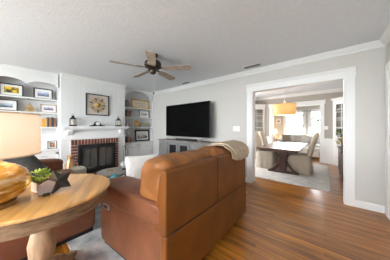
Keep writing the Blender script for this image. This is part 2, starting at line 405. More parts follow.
# brick fireplace
M_brick = mat('red_brick', (.12, .038, .026), .85, col2=(.26, .085, .055), vscale=9, bump=.5, bscale=60)
M_mortar = mat('light_mortar', (.62, .57, .52), .9)
FP = thing('brick_fireplace', 'red brick fireplace surround with black glass-door insert under white mantel', 'fireplace', (XF, 1.56, 0))
b = B(); oy = 1.56
box(b, .0015, .028, 1.002-oy, 1.185-oy, .0, .918); box(b, .0015, .028, 1.965-oy, 2.108-oy, 0, .918); box(b, .0015, .028, 1.185-oy, 1.965-oy, .70, .918)
link('mortar_bed', b, M_mortar, FP)
def brick_run(b, y0, y1, z0, z1, vertical):
    if vertical:
        n = round((y1-y0)/.0688); wdt = (y1-y0)/n
        for i in range(n): box(b, .02, .04, y0+i*wdt+.009, y0+(i+1)*wdt-.009, z0+.004, z1-.004)
    else:
        n = round((z1-z0)/.0688); hh = (z1-z0)/n
        for i in range(n): box(b, .02, .04, y0+.004, y1-.004, z0+i*hh+.009, z0+(i+1)*hh-.009)
b = B(); brick_run(b, 1.004-oy, 2.106-oy, .775, .915, True); link('soldier_course', b, M_brick, FP, bevel=.003)
for y0_, y1_ in ((1.004, 1.14), (1.97, 2.106)):
    b = B(); brick_run(b, y0_-oy, y1_-oy, .065, .772, False); link('brick_column', b, M_brick, FP, bevel=.003)
b = B()
for i in range(16):
    y0_ = -.555+i*.0694
    box(b, .03, .20, y0_+.005, y0_+.0644, .002, .055)
link('hearth', b, M_brick, FP, bevel=.003)
link('hearth_mortar', bx(.002, .195, -.553, .553, .001, .05), M_mortar, FP)
# insert: black frame, louvre bars, glass doors
b = B()
for q in ((1.145-oy, 2.0-oy, .70, .785), (1.145-oy, 2.0-oy, .07, .16), (1.145-oy, 1.205-oy, .16, .70), (1.94-oy, 2.0-oy, .16, .70)): box(b, .028, .085, *q)
ins = link('insert_frame', b, M_black, FP, bevel=.004)
for k in range(2):
    y0_, y1_ = (1.205-oy+k*.3675, 1.205-oy+(k+1)*.3675)
    b = B()
    for q in ((y0_, y1_, .665, .70), (y0_, y1_, .16, .195), (y0_, y0_+.022, .195, .665), (y1_-.022, y1_, .195, .665), ((y0_+y1_)/2-.006, (y0_+y1_)/2+.006, .195, .665)): box(b, .05, .075, *q)
    dr = link('glass_door', b, M_black, FP)
    link('door_glass', bx(.058, .063, y0_+.02, y1_-.02, .19, .67), M_mirror, dr)
b = B()
for k in range(5): tube(b, [(-.30, -.25+.02*k, .10+.04*k), (-.22, .25-.03*k, .12+.035*k)], .035, 10)
link('logs', b, mat('charred_logs', (.09, .06, .04), .9), FP)

# fireplace tools
t = thing('fireplace_tool_stand', 'black wrought iron fireplace tool stand right of the brick', 'fireplace tools', (-4.36, 2.19, 0))
b = B(); lathe(b, [(0, .025), (.07, .02), (.08, 0), (0, 0)]); link('base', b, M_blackm, t)
b = B(); tube(b, [(0, 0, .02), (0, 0, .66)], .008); tube(b, [(0, -.02, .66), (0, -.07, .69), (0, -.07, .62)], .006); lathe(b, [(0, .02), (.018, 0), (0, -.02)], (0, 0, .68), 12); link('pole', b, M_blackm, t)
b = B(); tube(b, [(.01, .07, .14), (.01, .07, .56)], .006); tube(b, [(.01, .07, .56), (.01, .05, .6), (.01, 0, .61)], .006); box(b, -.005, .02, .03, .11, .06, .16); link('shovel', b, M_blackm, t)
b = B(); tube(b, [(.01, -.06, .1), (.01, -.06, .60)], .006); tube(b, [(.01, -.06, .1), (.01, -.035, .12)], .005); link('poker', b, M_blackm, t)

# sunburst art
SA = thing('sunburst_wall_art', 'square black frame with gold sunburst on white above the mantel', 'wall art', (XF+.002, 1.583, 1.80))
b = B()
for q in ((-.275, .275, .253, .275), (-.275, .275, -.275, -.253), (-.275, -.253, -.253, .253), (.253, .275, -.253, .253)): box(b, .002, .035, *q)
link('frame', b, M_bframe, SA)
link('backing', bx(.003, .008, -.253, .253, -.253, .253), mat('greige_backing', (.58, .52, .46), .8), SA)
b = B()
for i in range(20):
    a = 2*PI*i/20; r0, r1 = (.10, .215 if i % 2 else .19)
    ca, sa = math.cos(a), math.sin(a)
    pts = []
    for r, wd_ in ((r0, .006), (r0+.07, .015), (r1, .005)): pts.append((r, wd_))
    poly = [(r*ca-wd_*sa, r*sa+wd_*ca) for r, wd_ in pts]+[(r*ca+wd_*sa, r*sa-wd_*ca) for r, wd_ in pts[::-1]]
    prism(b, poly, 'x', .01, .018, mi=(1 if i % 3 == 0 else 0))
link('rays', b, [M_gold, mat('dark_bronze_ray', (.10, .06, .03), .5, metal=.5)], SA)
b = B()
for rr, xx in ((.075, .008), (.055, .012), (.035, .016)):
    lathe(b, [(0, .0), (rr, 0), (rr*.9, .012), (0, .014)], (0, 0, 0), 28, M=Matrix.Translation((xx, 0, 0)) @ Matrix.Rotation(PI/2, 4, 'Y'))
link('medallion', b, M_gold, SA, smooth=True)

# lanterns on mantel
ZM = 1.241
def lantern(label, y, x=-4.55):
    t = thing('lantern', label, 'lantern', (x, y, ZM), 0, 'lanterns on the mantel')
    b = B(); box(b, -.065, .065, -.065, .065, 0, .018); box(b, -.055, .055, -.055, .055, .018, .03); link('base', b, M_blackm, t)
    for sx in (-1, 1):
        for sy in (-1, 1): link('post', tube(B(), [(sx*.052, sy*.052, .03), (sx*.045, sy*.045, .17)], .005, 6), M_blackm, t)
    b = B(); lathe(b, [(.078, .168), (.07, .182), (.04, .205), (.03, .215), (.03, .235), (.012, .25), (0, .252)], n=4, M=Matrix.Rotation(PI/4, 4, 'Z')); link('roof', b, M_blackm, t)
    b = B(); tube(b, [(.0, .022*math.cos(a), .26+.022*math.sin(a)) for a in [2*PI*i/12 for i in range(13)]], .003, 6); link('ring', b, M_blackm, t)
    b = B(); lathe(b, [(0, .03), (.034, .03), (.034, .13), (0, .132)], n=18); link('candle', b, mat('ivory_wax', (.72, .64, .5), .6), t, smooth=False)
    return t
lantern('black lantern with cream candle on the left end of the mantel', 1.03)
lantern('black lantern with cream candle on the right end of the mantel', 2.08)
t = thing('mantel_clock', 'low black arched clock ornament with pale dial at mantel centre', 'clock', (-4.54, 1.54, ZM))
b = B(); prism(b, [(-.165, 0), (.165, 0), (.165, .012), (.11, .03), (.075, .045), (-.075, .045), (-.11, .03), (-.165, .012)], 'x', -.035, .035); link('base', b, M_blackm, t)
b = B(); prism(b, [(.075*math.cos(PI*i/14), .04+.085*math.sin(PI*i/14)) for i in range(15)], 'x', -.03, .03); link('case', b, M_blackm, t)
b = B(); lathe(b, [(0, 0), (.048, 0), (.048, .006), (0, .007)], n=24, M=Matrix.Translation((.03, 0, .068)) @ Matrix.Rotation(PI/2, 4, 'Y')); link('dial', b, M_paper, t)

# ------------------------------------------------------------ framed pictures and ornaments on the shelves
def frame(label, y0, y1, z0, z1, x, mframe, artm, fw=.018, mw=.04, lean=.08, name='framed_picture', cat='picture frame', group=None, matm=M_paper):
    wd_, hh = y1-y0, z1-z0
    t = thing(name, label, cat, (x, (y0+y1)/2, z0), 0, group)
    t.rotation_euler = (0, -lean, 0)
    a = wd_/2
    b = B()
    for q in ((-a, a, hh-fw, hh), (-a, a, 0, fw), (-a, -a+fw, fw, hh-fw), (a-fw, a, fw, hh-fw)): box(b, 0, .02, *q)
    link('frame', b, mframe, t, bevel=.002)
    link('mat_board', bx(.004, .010, -a+fw, a-fw, fw, hh-fw), matm, t)
    if artm: link('artwork', bx(.010, .0125, -a+fw+mw, a-fw-mw, fw+mw, hh-fw-mw), artm, t)
    return t
A_yel = art('yellow_flower_print', [(.35, (.05, .05, .03)), (.46, (.16, .14, .03)), (.55, (.75, .48, .02)), (.7, (.9, .65, .05))], 2.6, .8, 0, 1.3)
A_land = art('seascape_print', [(.2, (.05, .06, .08)), (.45, (.2, .24, .32)), (.6, (.35, .42, .62)), (.85, (.75, .78, .85))], 3, 1, .6, 2.)
A_land2 = art('shore_print', [(.2, (.03, .05, .05)), (.4, (.10, .16, .2)), (.55, (.3, .38, .45)), (.85, (.7, .75, .78))], 3, 1, .6, 4.)
A_port = art('portrait_print', [(.3, (.35, .16, .09)), (.5, (.20, .08, .05)), (.6, (.5, .35, .25)), (.8, (.62, .5, .4))], 3, .5, 0, 5.)
A_mono = art('grey_landscape_print', [(.3, (.10, .08, .07)), (.48, (.32, .27, .24)), (.6, (.55, .53, .5)), (.8, (.75, .75, .75))], 3, 1.2, .3, 6.)
A_sm = art('violet_shore_print', [(.3, (.10, .10, .16)), (.5, (.25, .22, .33)), (.62, (.5, .42, .5)), (.85, (.75, .74, .78))], 3, 1, .4, 7.)
M_woodf = mat('pale_wood_frame', (.45, .33, .24), .5)
frame('black framed print of a yellow flower on the top shelf of the left bookcase', -.06, .265, 1.852, 2.10, -4.93, M_bframe, A_yel, mw=.045)
frame('black framed print of blue water on the top shelf nearest the chimney', .415, .73, 1.852, 2.09, -4.93, M_bframe, A_land, mw=.045)
frame('wide black framed shore print on the second shelf of the left bookcase', -.172, .185, 1.547, 1.775, -4.93, M_bframe, A_land2, mw=.05)
frame('pale wood framed violet shore print beside the brass sailboat', .52, .80, 1.547, 1.735, -4.92, M_woodf, A_sm, mw=.04)
frame('small dark framed sepia portrait on the left bookcase counter', .635, .80, .722, .90, -4.88, M_bframe, A_port, fw=.014, mw=.018)
frame('white matted photo in thin black frame on right bookcase under gold sign', 2.97, 3.36, 1.547, 1.80, -4.94, M_bframe, A_mono, fw=.014, mw=.07)
frame('large heavy black framed grey landscape on the right bookcase counter', 2.82, 3.385, .722, 1.12, -4.95, M_bframe, A_mono, fw=.055, mw=.035)
# gold sign
t = frame('ornate gold framed sign with script lettering on top right shelf', 2.70, 3.375, 1.852, 2.165, -4.95, M_gold, None, fw=.045, name='gold_framed_sign', cat='sign', matm=mat('aged_cream_paper', (.68, .60, .48), .7))
b = B()
for row, (y0_, y1_, zz) in enumerate(((-.22, .2, .19), (-.06, .2, .11))):
    n = 40; pts = [(.0115, y0_+(y1_-y0_)*i/n, zz+.014*math.sin(i*1.9)+.008*math.sin(i*.7+row)) for i in range(n+1)]
    tube(b, pts, .0028, 4)
link('lettering', b, mat('script_ink', (.10, .08, .06), .7), t)
for sy in (-1, 1):
    for zz in (.032, .283): link('corner_rosette', lathe(B(), [(0, .0), (.03, .005), (.02, .018), (0, .02)], n=10, M=Matrix.Translation((.018, sy*.315, zz)) @ Matrix.Rotation(PI/2, 4, 'Y')), M_gold, t)
# grey urn
t = thing('grey_vase', 'grey ceramic vase beside the gold sign on the top right shelf', 'vase', (-4.95, 2.54, 1.852))
b = B(); lathe(b, [(0, 0), (.05, 0), (.055, .01), (.085, .09), (.08, .17), (.045, .22), (.06, .245), (.045, .24), (0, .2)]); link('body', b, mat('grey_ceramic', (.27, .26, .25), .5, var=.2), t, smooth=True)
# brass sailboat
t = thing('sailboat_figurine', 'brass sailboat figurine on the second shelf of the left bookcase', 'figurine', (-4.93, .36, 1.547))
b = B(); prism(b, [(-.085, .035), (-.055, .0), (.055, 0), (.085, .035)], 'x', -.02, .02); link('hull', b, M_gold, t, bevel=.004)
b = B(); tube(b, [(0, 0, .03), (0, 0, .2)], .004, 6); link('mast', b, M_darkwood, t)
b = B(); prism(b, [(.008, .045), (.075, .045), (.01, .19)], 'x', -.004, .004); prism(b, [(-.008, .045), (-.07, .05), (-.008, .16)], 'x', -.004, .004); link('sails', b, M_gold, t)
# gold plate
t = thing('gold_plate', 'round gold plate on a stand on the middle shelf right of the fireplace', 'plate', (-4.93, 2.85, 1.226))
b = B(); lathe(b, [(0, .0), (.05, .0), (.065, .012), (.105, .02), (.108, .024), (.065, .018), (.05, .006), (0, .006)], n=32, M=Matrix.Translation((0, 0, .118)) @ Matrix.Rotation(PI/2-.12, 4, 'Y')); link('dish', b, M_gold, t, smooth=True)
for sy in (-.04, .04): link('stand_leg', tube(B(), [(.06, sy, 0), (.03, sy, .01), (-.03, sy, .1)], .004, 6), M_blackm, t)
# basket
t = thing('woven_box', 'pale woven lidded box on the middle shelf right of the gold plate', 'box', (-4.94, 3.19, 1.222))
link('body', bx(-.07, .07, -.14, .14, 0, .11), mat('woven_seagrass', (.42, .38, .29), .9, var=.3, vscale=40), t, bevel=.008)
link('lid', bx(-.074, .074, -.145, .145, .11, .14), mat('woven_seagrass', (.42, .38, .29)), t, bevel=.008)
# figurines
for i, (yy, hh, cc, lb) in enumerate(((2.50, .20, (.35, .30, .26), 'tall slim taupe figurine on the middle right shelf, next to the chimney'), (2.59, .15, (.50, .42, .36), 'short sand-coloured figurine on the middle right shelf, nearer the gold plate'))):
    t = thing('standing_figurine', lb, 'figurine', (-4.93, yy, 1.222))
    b = B(); lathe(b, [(0, 0), (.035, 0), (.033, .01), (.02, .03), (.03, hh*.45), (.022, hh*.7), (.01, hh*.78), (.02, hh*.88), (.012, hh*.98), (0, hh)], n=16); link('body', b, mat('figurine_%d_glaze' % i, cc, .5), t, smooth=True)
    b = B(); tube(b, [(0, -.025, hh*.66), (.02, -.03, hh*.5), (.03, 0, hh*.45), (.02, .03, hh*.5), (0, .025, hh*.66)], .006, 6); link('arms', b, mat('figurine_%d_glaze' % i, cc), t, smooth=True)
# books
def book(label, y, wd_, hh, dd, z, col, group, x=-4.86, tilt=0.):
    t = thing('book', label, 'book', (x, y, z+wd_*math.sin(tilt)), 0, group); t.rotation_euler = (-tilt, 0, 0)
    n = 'book_cover_%.2f_%.2f_%.2f' % col
    b = B(); box(b, -dd, 0, 0, .003, 0, hh); box(b, -dd, 0, wd_-.003, wd_, 0, hh); box(b, -.004, 0, .003, wd_-.003, 0, hh); link('cover', b, mat(n, col, .6), t)
    link('pages', bx(-dd+.004, -.005, .0031, wd_-.0031, .004, hh-.004), M_paper, t)
G1 = 'books on the third shelf of the left bookcase'
for (yy, wd_, hh, cc, lb) in ((.545, .045, .19, (.75, .36, .06), 'orange-spined book beside the lamp shade, leftmost of its row'), (.592, .035, .20, (.55, .42, .2), 'tan book next to the orange-spined book on the left bookcase'),
                              (.63, .03, .215, (.05, .05, .06), 'black book between tan and rust books on the left bookcase'), (.663, .035, .20, (.42, .17, .07), 'rust-brown book third from the right in the left bookcase row'),
                              (.702, .04, .22, (.04, .05, .07), 'dark navy book beside the last brown book near the chimney'), (.746, .035, .205, (.24, .11, .06), 'brown book at the right end of the left bookcase row')):
    book(lb, yy, wd_, hh, .15, 1.222, cc, G1)
G2 = 'books on the second shelf of the right bookcase'
for (yy, wd_, hh, cc, lb, tl) in ((2.46, .04, .215, (.06, .04, .035), 'dark upright book next to the chimney on the second right shelf', 0), (2.504, .035, .215, (.33, .22, .15), 'tan upright book second from the chimney on the second right shelf', 0),
                                  (2.543, .035, .20, (.25, .15, .10), 'brown upright book third from the chimney on the second right shelf', 0), (2.585, .04, .20, (.30, .22, .17), 'taupe book leaning against its row on the second right shelf', .22)):
    book(lb, yy, wd_, hh, .15, 1.547, cc, G2, tilt=tl)
G3 = 'books on the counter of the right bookcase'
for (yy, wd_, hh, cc, lb) in ((2.47, .035, .205, (.05, .035, .03), 'black book at the left end of the right bookcase counter'), (2.508, .04, .19, (.25, .10, .06), 'red-brown book second along on the right bookcase counter'), (2.55, .035, .18, (.42, .30, .22), 'tan book third along on the right bookcase counter'),
                              (2.588, .045, .165, (.14, .07, .05), 'dark brown book fourth along on the right bookcase counter'), (2.636, .035, .15, (.36, .24, .18), 'shortest tan book nearest the large black frame')):
    book(lb, yy, wd_, hh, .14, .722, cc, G3)

# ------------------------------------------------------------ tv wall
CN = thing('media_console', 'long grey washed wood media console with glass doors under the television', 'tv stand', (-2.92, 3.22, 0))
x0, x1 = -1.02, 1.06
link('top', bx(x0-.02, x1+.02, -.20, .195, .82, .85), M_graytop, CN, bevel=.004)
b = B(); box(b, x0, x1, -.17, .19, .08, .82); box(b, x0-.01, x1+.01, -.18, .19, .04, .10); link('carcass', b, M_grayw, CN, bevel=.003)
dw = (x1-x0)/5
for k in range(5):
    a, c = x0+k*dw+.012, x0+(k+1)*dw-.012
    b = B(); glassd = k in (1, 2, 3) and k != 3 or k == 3 and False
    for q in ((a, a+.06, .12, .78), (c-.06, c, .12, .78), (a+.06, c-.06, .12, .18), (a+.06, c-.06, .72, .78)): box(b, q[0], q[1], -.19, -.171, q[2], q[3])
    dr = link('door', b, M_grayw, CN, bevel=.002)
    if k in (1, 2):
        link('door_glass', bx(a+.06, c-.06, -.180, -.174, .18, .72), mat('smoked_glass', (.03, .03, .035), .15), dr)
        link('muntin', bx(a+.06, c-.06, -.186, -.178, .44, .46), M_grayw, dr)
    else:
        link('door_panel', bx(a+.06, c-.06, -.182, -.172, .18, .72), M_grayw, dr)
    b = B(); tube(b, [(c-.03, -.19, .5), (c-.03, -.215, .5)], .006, 6); lathe(b, [(0, -.01), (.012, 0), (0, .01)], (c-.03, -.217, .5), 10); link('knob', b, M_blackm, dr)
for sx in (x0+.05, x1-.05):
    for sy in (-.14, .15): link('foot', bx(sx-.03, sx+.03, sy-.025, sy+.025, 0, .05), M_grayw, CN)
TV = thing('television', 'large black flat screen television standing on the grey console', 'television', (-2.955, 3.19, .852))
link('screen', bx(-.80, .80, -.022, -.018, .11, 1.0), M_screen, TV)
b = B(); box(b, -.81, .81, -.018, .012, .10, 1.01); box(b, -.45, .45, .012, .05, .2, .7); link('housing', b, M_black, TV, bevel=.004)
for sx in (-.62, .62):
    b = B(); tube(b, [(sx, 0, .11), (sx-.06, -.13, .008)], .008, 6); tube(b, [(sx, 0, .11), (sx+.06, .13, .008)], .008, 6); tube(b, [(sx-.08, -.13, .008), (sx-.03, -.13, .008)], .008, 6); link('leg', b, mat('silver_leg', (.4, .4, .4), .35, metal=.8), TV)
t = thing('sound_bar', 'slim black sound bar in front of the television', 'sound bar', (-2.86, 3.085, .852)); link('body', bx(-.36, .36, -.035, .035, 0, .055), M_black, t, bevel=.008); link('grille', bx(-.34, .34, -.04, -.035, .01, .045), mat('dark_cloth_grille', (.03, .03, .04), .8), t)
# switch plates
def switch(label, loc, n, wd_):
    t = thing('light_switch', label, 'light switch', loc)
    link('plate', bx(-wd_/2, wd_/2, -.006, 0, -.058, .058), mat('switch_plastic', (.88, .88, .86), .4), t, bevel=.002)
    for k in range(n):
        c = -wd_/2+wd_*(k+.5)/n; link('rocker', bx(c-.016, c+.016, -.010, -.006, -.033, .033), mat('switch_plastic', (.88, .88, .86)), t, bevel=.001)
switch('white triple rocker switch plate on the wall left of the cased opening', (-1.58, YW-.001, 1.18), 3, .165)
switch('white double switch plate on the dining wall right of the sunroom opening', (.035, 6.849, 1.19), 2, .10)

# ceiling vents
for lb, (vx, vy), (vw, vd) in (('small white ceiling vent above the television', (-2.98, 3.20), (.30, .14)), ('white ceiling vent near the cased opening', (-1.13, 3.17), (.36, .14))):
    t = thing('ceiling_vent', lb, 'vent', (vx, vy, H-.001), 0, None)
    b = B()
    for q in ((-vw/2, vw/2, -vd/2, -vd/2+.02), (-vw/2, vw/2, vd/2-.02, vd/2), (-vw/2, -vw/2+.02, -vd/2, vd/2), (vw/2-.02, vw/2, -vd/2, vd/2)): box(b, *q, -.008, 0)
    link('frame', b, M_white, t)
    link('duct', bx(-vw/2+.02, vw/2-.02, -vd/2+.02, vd/2-.02, -.003, 0), mat('duct_dark', (.04, .04, .04), .8), t)
    b = B(); yy = -vd/2+.028
    while yy < vd/2-.02: box(b, -vw/2+.02, vw/2-.02, yy, yy+.003, -.008, -.001); yy += .017
    link('louvres', b, mat('vent_louvre_grey', (.22, .22, .22), .6), t)

# ceiling fan
FX, FY = -2.256, 1.614
FAN = thing('ceiling_fan', 'five blade bronze ceiling fan with driftwood blades and pull chain', 'ceiling fan', (FX, FY, 0))
b = B(); lathe(b, [(0, H-.001), (.085, H-.001), (.08, H-.03), (.05, H-.06), (.02, H-.065), (0, H-.065)]); link('canopy', b, M_bronze, FAN, smooth=True)
b = B(); tube(b, [(0, 0, H-.06), (0, 0, 2.36)], .014, 12); link('downrod', b, M_bronze, FAN)
b = B(); lathe(b, [(0, 2.375), (.04, 2.37), (.10, 2.35), (.135, 2.31), (.14, 2.26), (.12, 2.225), (.07, 2.205), (0, 2.205)]); link('motor_housing', b, M_bronze, FAN, smooth=True)
b = B(); lathe(b, [(0, 2.21), (.05, 2.205), (.06, 2.17), (.045, 2.13), (.02, 2.115), (0, 2.115)]); link('switch_housing', b, M_bronze, FAN, smooth=True)
for k in range(5):
    a = math.radians(33+72*k); Mx = Matrix.Rotation(a, 4, 'Z') @ Matrix.Translation((0, 0, 2.205)) @ Matrix.Rotation(math.radians(-13), 4, 'X')
    b = B(); poly = [(.17, -.045), (.25, -.058), (.54, -.070), (.62, -.066), (.65, -.035), (.65, .035), (.62, .066), (.54, .070), (.25, .058), (.17, .045)]
    prism(b, poly, 'z', -.004, .004); bmesh.ops.transform(b, matrix=Mx, verts=b.verts); bl = link('blade', b, M_blade, FAN)
    b = B(); prism(b, [(.08, -.02), (.18, -.015), (.20, -.04), (.25, -.035), (.27, 0), (.25, .035), (.20, .04), (.18, .015), (.08, .02)], 'z', .004, .014); bmesh.ops.transform(b, matrix=Mx, verts=b.verts); link('blade_arm', b, M_bronze, bl)
b = B(); tube(b, [(.02, 0, 2.12), (.02, 0, 1.80)], .0025, 5); link('pull_chain', b, mat('chain_grey', (.4, .38, .36), .5), FAN)
b = B(); lathe(b, [(0, .03), (.009, .02), (.013, 0), (.009, -.02), (0, -.025)], (.02, 0, 1.79), 10); link('pull_knob', b, M_bronze, FAN)

# ------------------------------------------------------------ living room rug
b = bx(-4.05, -1.12, .42, 2.9, .001, .014); tag(link('area_rug', b, M_rug), 'blue-grey distressed area rug under the sofas and coffee table', 'rug')

# ------------------------------------------------------------ tan loveseat seen from behind
LS = thing('leather_loveseat', 'tan brown leather reclining loveseat with its back to the camera', 'sofa', (-1.35, 1.36, .0))
def LL(name, bm, m=M_leather, par=None, **k):
    for v in bm.verts:      # near arm flares outward toward its front
        if v.co.y < .95: v.co.y -= .075*max(0, -.86-v.co.x)*min(1, (.95-v.co.y)/.12)
    bmesh.ops.transform(bm, matrix=Matrix.Translation((1.35, -1.36, 0)), verts=bm.verts); return link(name, bm, m, par or LS, **k)
Y0, Y1 = .700, 2.13
ym = 1.385
# lower back
LL('lower_back_panel', bx(-.90, -.835, Y0+.004, Y1-.004, .05, .455), bevel=.012)
# upper back panels, thicker toward the bottom
for a, c in ((Y0+.008, ym-.005), (ym+.005, Y1-.008)):
    b = B(); prism(b, [(-.842, .458), (-.842, .90), (-.862, .918), (-.90, .912), (-.985, .50), (-.985, .458)], 'y', a, c); LL('upper_back_panel', b, bevel=.010)
b = B(); tube(b, [(-.836, Y0+.012, .457), (-.836, Y1-.012, .457)], .004, 6); tube(b, [(-.842, ym, .46), (-.842, ym, .915)], .003, 6); LL('welt_seam', b, M_seam)
# puffy back cushions
for a, c in ((Y0+.035, ym-.004), (ym+.004, Y1-.06)):
    b = rb(-1.20, -.895, a, c, .58, .972, p=6, n=22, wr=.03, ws=8)
    cu = LL('back_cushion', b, M_leatherW, smooth=True)
    b = rb(-1.24, -1.02, a+.01, c-.01, .44, .80, p=4.5, n=12, wr=.015); LL('lumbar_roll', b, par=cu, smooth=True)
# arms
for sgn, ya, yb in ((-1, Y0, Y0+.235), (1, Y1-.235, Y1)):
    b = rb(-1.84, -.86, ya+.022, yb-.022, .04, .54, p=16, n=14); ar = LL('arm_panel', b, M_leatherA, smooth=True)
    b = rb(-1.86, -.868, ya-.012, yb+.014, .475, .668, p=5.5, n=22, wr=.014, ws=6)
    LL('arm_pad', b, M_leatherA, ar, smooth=True)
    yo = ya+.012 if sgn < 0 else yb-.012
    b = B(); tube(b, [(-1.82, yo+.002*sgn, .505), (-.88, yo+.002*sgn, .505)], .004, 6); LL('arm_seam', b, M_seam, ar)
pn = LL('power_switch_panel', bx(-1.74, -1.63, Y0+.006, Y0+.03, .40, .45), mat('switch_chrome', (.35, .35, .36), .35, metal=.6), bevel=.004)
LL('power_buttons', bx(-1.72, -1.65, Y0+.003, Y0+.007, .415, .437), M_black, pn)
for a, c in ((Y0+.235, ym-.003), (ym+.003, Y1-.235)):
    LL('seat_cushion', rb(-1.88, -1.05, a, c, .27, .50, p=5, n=14, wr=.01), M_leatherA, smooth=True)
    LL('footrest_panel', rb(-1.90, -1.80, a, c, .07, .34, p=6, n=10), M_leatherA, smooth=True)
LL('base_frame', bx(-1.78, -.90, Y0+.04, Y1-.04, .015, .10), M_black)

# white knit pillow
def pillow(name, label, m, loc, rot, s, th=.07, cat='pillow', piping=False):
    t = thing(name, label, cat, loc); t.rotation_euler = rot
    b = B(); n = 16; V = {}
    for side in (1, -1):
        for i in range(n+1):
            for j in range(n+1):
                u, v = -1+2*i/n, -1+2*j/n
                if side == -1 and (i in (0, n) or j in (0, n)): V[(side, i, j)] = V[(1, i, j)]; continue
                k = (max(0, 1-u*u)*max(0, 1-v*v))**.42
                pinch = 1-.07*(1-abs(u*v))*0-.06*((1-v*v) if abs(u) > abs(v) else (1-u*u))*max(abs(u), abs(v))**3
                V[(side, i, j)] = b.verts.new((side*th*k+.004*noise.noise((u*4, v*4, side)), u*s*pinch, v*s*pinch))
        for i in range(n):
            for j in range(n): b.faces.new((V[(side, i, j)], V[(side, i+1, j)], V[(side, i+1, j+1)], V[(side, i, j+1)]))
    link('cover', b, m, t, smooth=True)
    b = B(); c = [(0, u*s*(1-.0), v*s) for u, v in ((-1, -1), (1, -1), (1, 1), (-1, 1))]
    for q in c: rbox(b, q[0]-.012, q[0]+.012, q[1]*.97-.012, q[1]*.97+.012, q[2]*.97-.012, q[2]*.97+.012, p=2, n=2)
    link('corner_tassels', b, m, t, smooth=True)
    return t
pillow('throw_pillow', 'white knit throw pillow on the loveseat seat beside its arm', M_pillow, (-1.74, 1.11, .665), (0, -.40, -.35), .215, .08)

# beige throw blanket over loveseat back
t = thing('throw_blanket', 'beige folded throw blanket draped over the right end of the loveseat back', 'blanket', (-1.0, 1.9, .9))
b = B(); nu, nv = 34, 16
prof = [(-1.27, .80), (-1.20, .93), (-1.13, .98), (-1.03, .995), (-.93, .985), (-.875, .955), (-.842, .93), (-.822, .89), (-.818, .84), (-.818, .80)]
def pp(s):
    s *= len(prof)-1; i = min(int(s), len(prof)-2); f_ = s-i
    return (prof[i][0]*(1-f_)+prof[i+1][0]*f_, prof[i][1]*(1-f_)+prof[i+1][1]*f_)
for layer, (off, ya, yb, smax) in enumerate(((.0, 1.66, 2.12, 1.0), (.014, 1.72, 2.135, .93))):
    g = {}
    for i in range(nu+1):
        for j in range(nv+1):
            v = j/nv; s = i/nu*(smax*(.74+.26*math.sin(min(1, .25+v)*PI*.62) if True else 1))
            x_, z_ = pp(min(.999, s)); yy = ya+(yb-ya)*v + .05*(1-s)*(v-.5)
            fold = .008*math.sin(v*19+layer*2+s*3)+.010*noise.noise((s*5, v*4, layer))
            g[i, j] = b.verts.new((x_+1.0+off*.8+fold*.6, yy-1.9, z_-.9+off+abs(fold)*1.2))
    for i in range(nu):
        for j in range(nv): b.faces.new((g[i, j], g[i+1, j], g[i+1, j+1], g[i, j+1]))
o = link('cloth', b, M_cloth_b, t, smooth=True); sm = o.modifiers.new('solid', 'SOLIDIFY'); sm.thickness = .010; sm.offset = 1

# ------------------------------------------------------------ dark brown sofa behind the round table
S2 = thing('leather_sofa', 'dark brown leather sofa behind the round table with charcoal blanket', 'sofa', (-2.95, .2, 0))
def L2(name, bm, m=M_leatherB, par=None, **k):
    bmesh.ops.transform(bm, matrix=Matrix.Translation((2.95, -.2, 0)), verts=bm.verts); return link(name, bm, m, par or S2, **k)
for xa, xb in ((-2.28, -2.045), (-3.86, -3.62)):
    ar = L2('arm_panel', rb(xa, xb, -.30, .68, .06, .58, p=14, n=12), smooth=True)
    b = rb(xa-.01, xb+.01, -.30, .70, .47, .665, p=3.2, n=14, wr=.008); L2('arm_pad', b, par=ar, smooth=True)
for xa, xb in ((-3.615, -2.955), (-2.945, -2.285)):
    L2('seat_cushion', rb(xa, xb, .02, .78, .30, .49, p=5, n=12, wr=.01), smooth=True)
    L2('back_cushion', rb(xa, xb, -.16, .14, .45, .93, p=4, n=14, wr=.015), smooth=True)
L2('back_panel', bx(-3.84, -2.06, -.36, -.20, .06, .86), bevel=.03)
L2('base_frame', bx(-3.80, -2.08, -.30, .66, .016, .07), M_black)
L2('front_rail', bx(-3.62, -2.285, .60, .70, .07, .30), bevel=.01)

# charcoal blanket over its near back corner and arm
t = thing('charcoal_blanket', 'charcoal blanket over the near back corner of the dark brown sofa', 'blanket', (-2.3, 0, .9))
b = B(); g = {}; nu, nv = 26, 20
ph = [(-.42, .55), (-.40, .80), (-.34, .93), (-.20, .965), (-.02, .955), (.13, .955), (.19, .90), (.26, .80), (.34, .70)]
def p2(s):
    s *= len(ph)-1; i = min(int(s), len(ph)-2); f_ = s-i
    return (ph[i][0]*(1-f_)+ph[i+1][0]*f_, ph[i][1]*(1-f_)+ph[i+1][1]*f_)
for i in range(nu+1):
    for j in range(nv+1):
        s, v = i/nu, j/nv; yy, zz = p2(min(.999, s))
        xx = -2.66+.60*v
        drop = 0
        if v > .9: drop = (v-.9)*1.6
        g[i, j] = b.verts.new((xx+2.3, yy+.012*math.sin(v*8), zz-.9-drop+.008*noise.noise((s*6, v*6, 1))))
for i in range(nu):
    for j in range(nv): b.faces.new((g[i, j], g[i+1, j], g[i+1, j+1], g[i, j+1]))
o = link('cloth', b, M_grayblk, t, smooth=True); sm = o.modifiers.new('solid', 'SOLIDIFY'); sm.thickness = .014; sm.offset = 1

# ottoman
t = thing('ottoman', 'small cream upholstered ottoman in front of the fireplace', 'ottoman', (-3.74, .925, 0))
link('cushion', rb(-.16, .16, -.115, .115, .26, .43, p=7, n=12), M_cream, t, smooth=True)
link('body', rb(-.155, .155, -.11, .11, .03, .30, p=14, n=10), M_cream, t, smooth=True)
for sx in (-.12, .12):
    for sy in (-.08, .08): link('foot', bx(sx-.02, sx+.02, sy-.02, sy+.02, .0145, .04), M_darkwood, t)

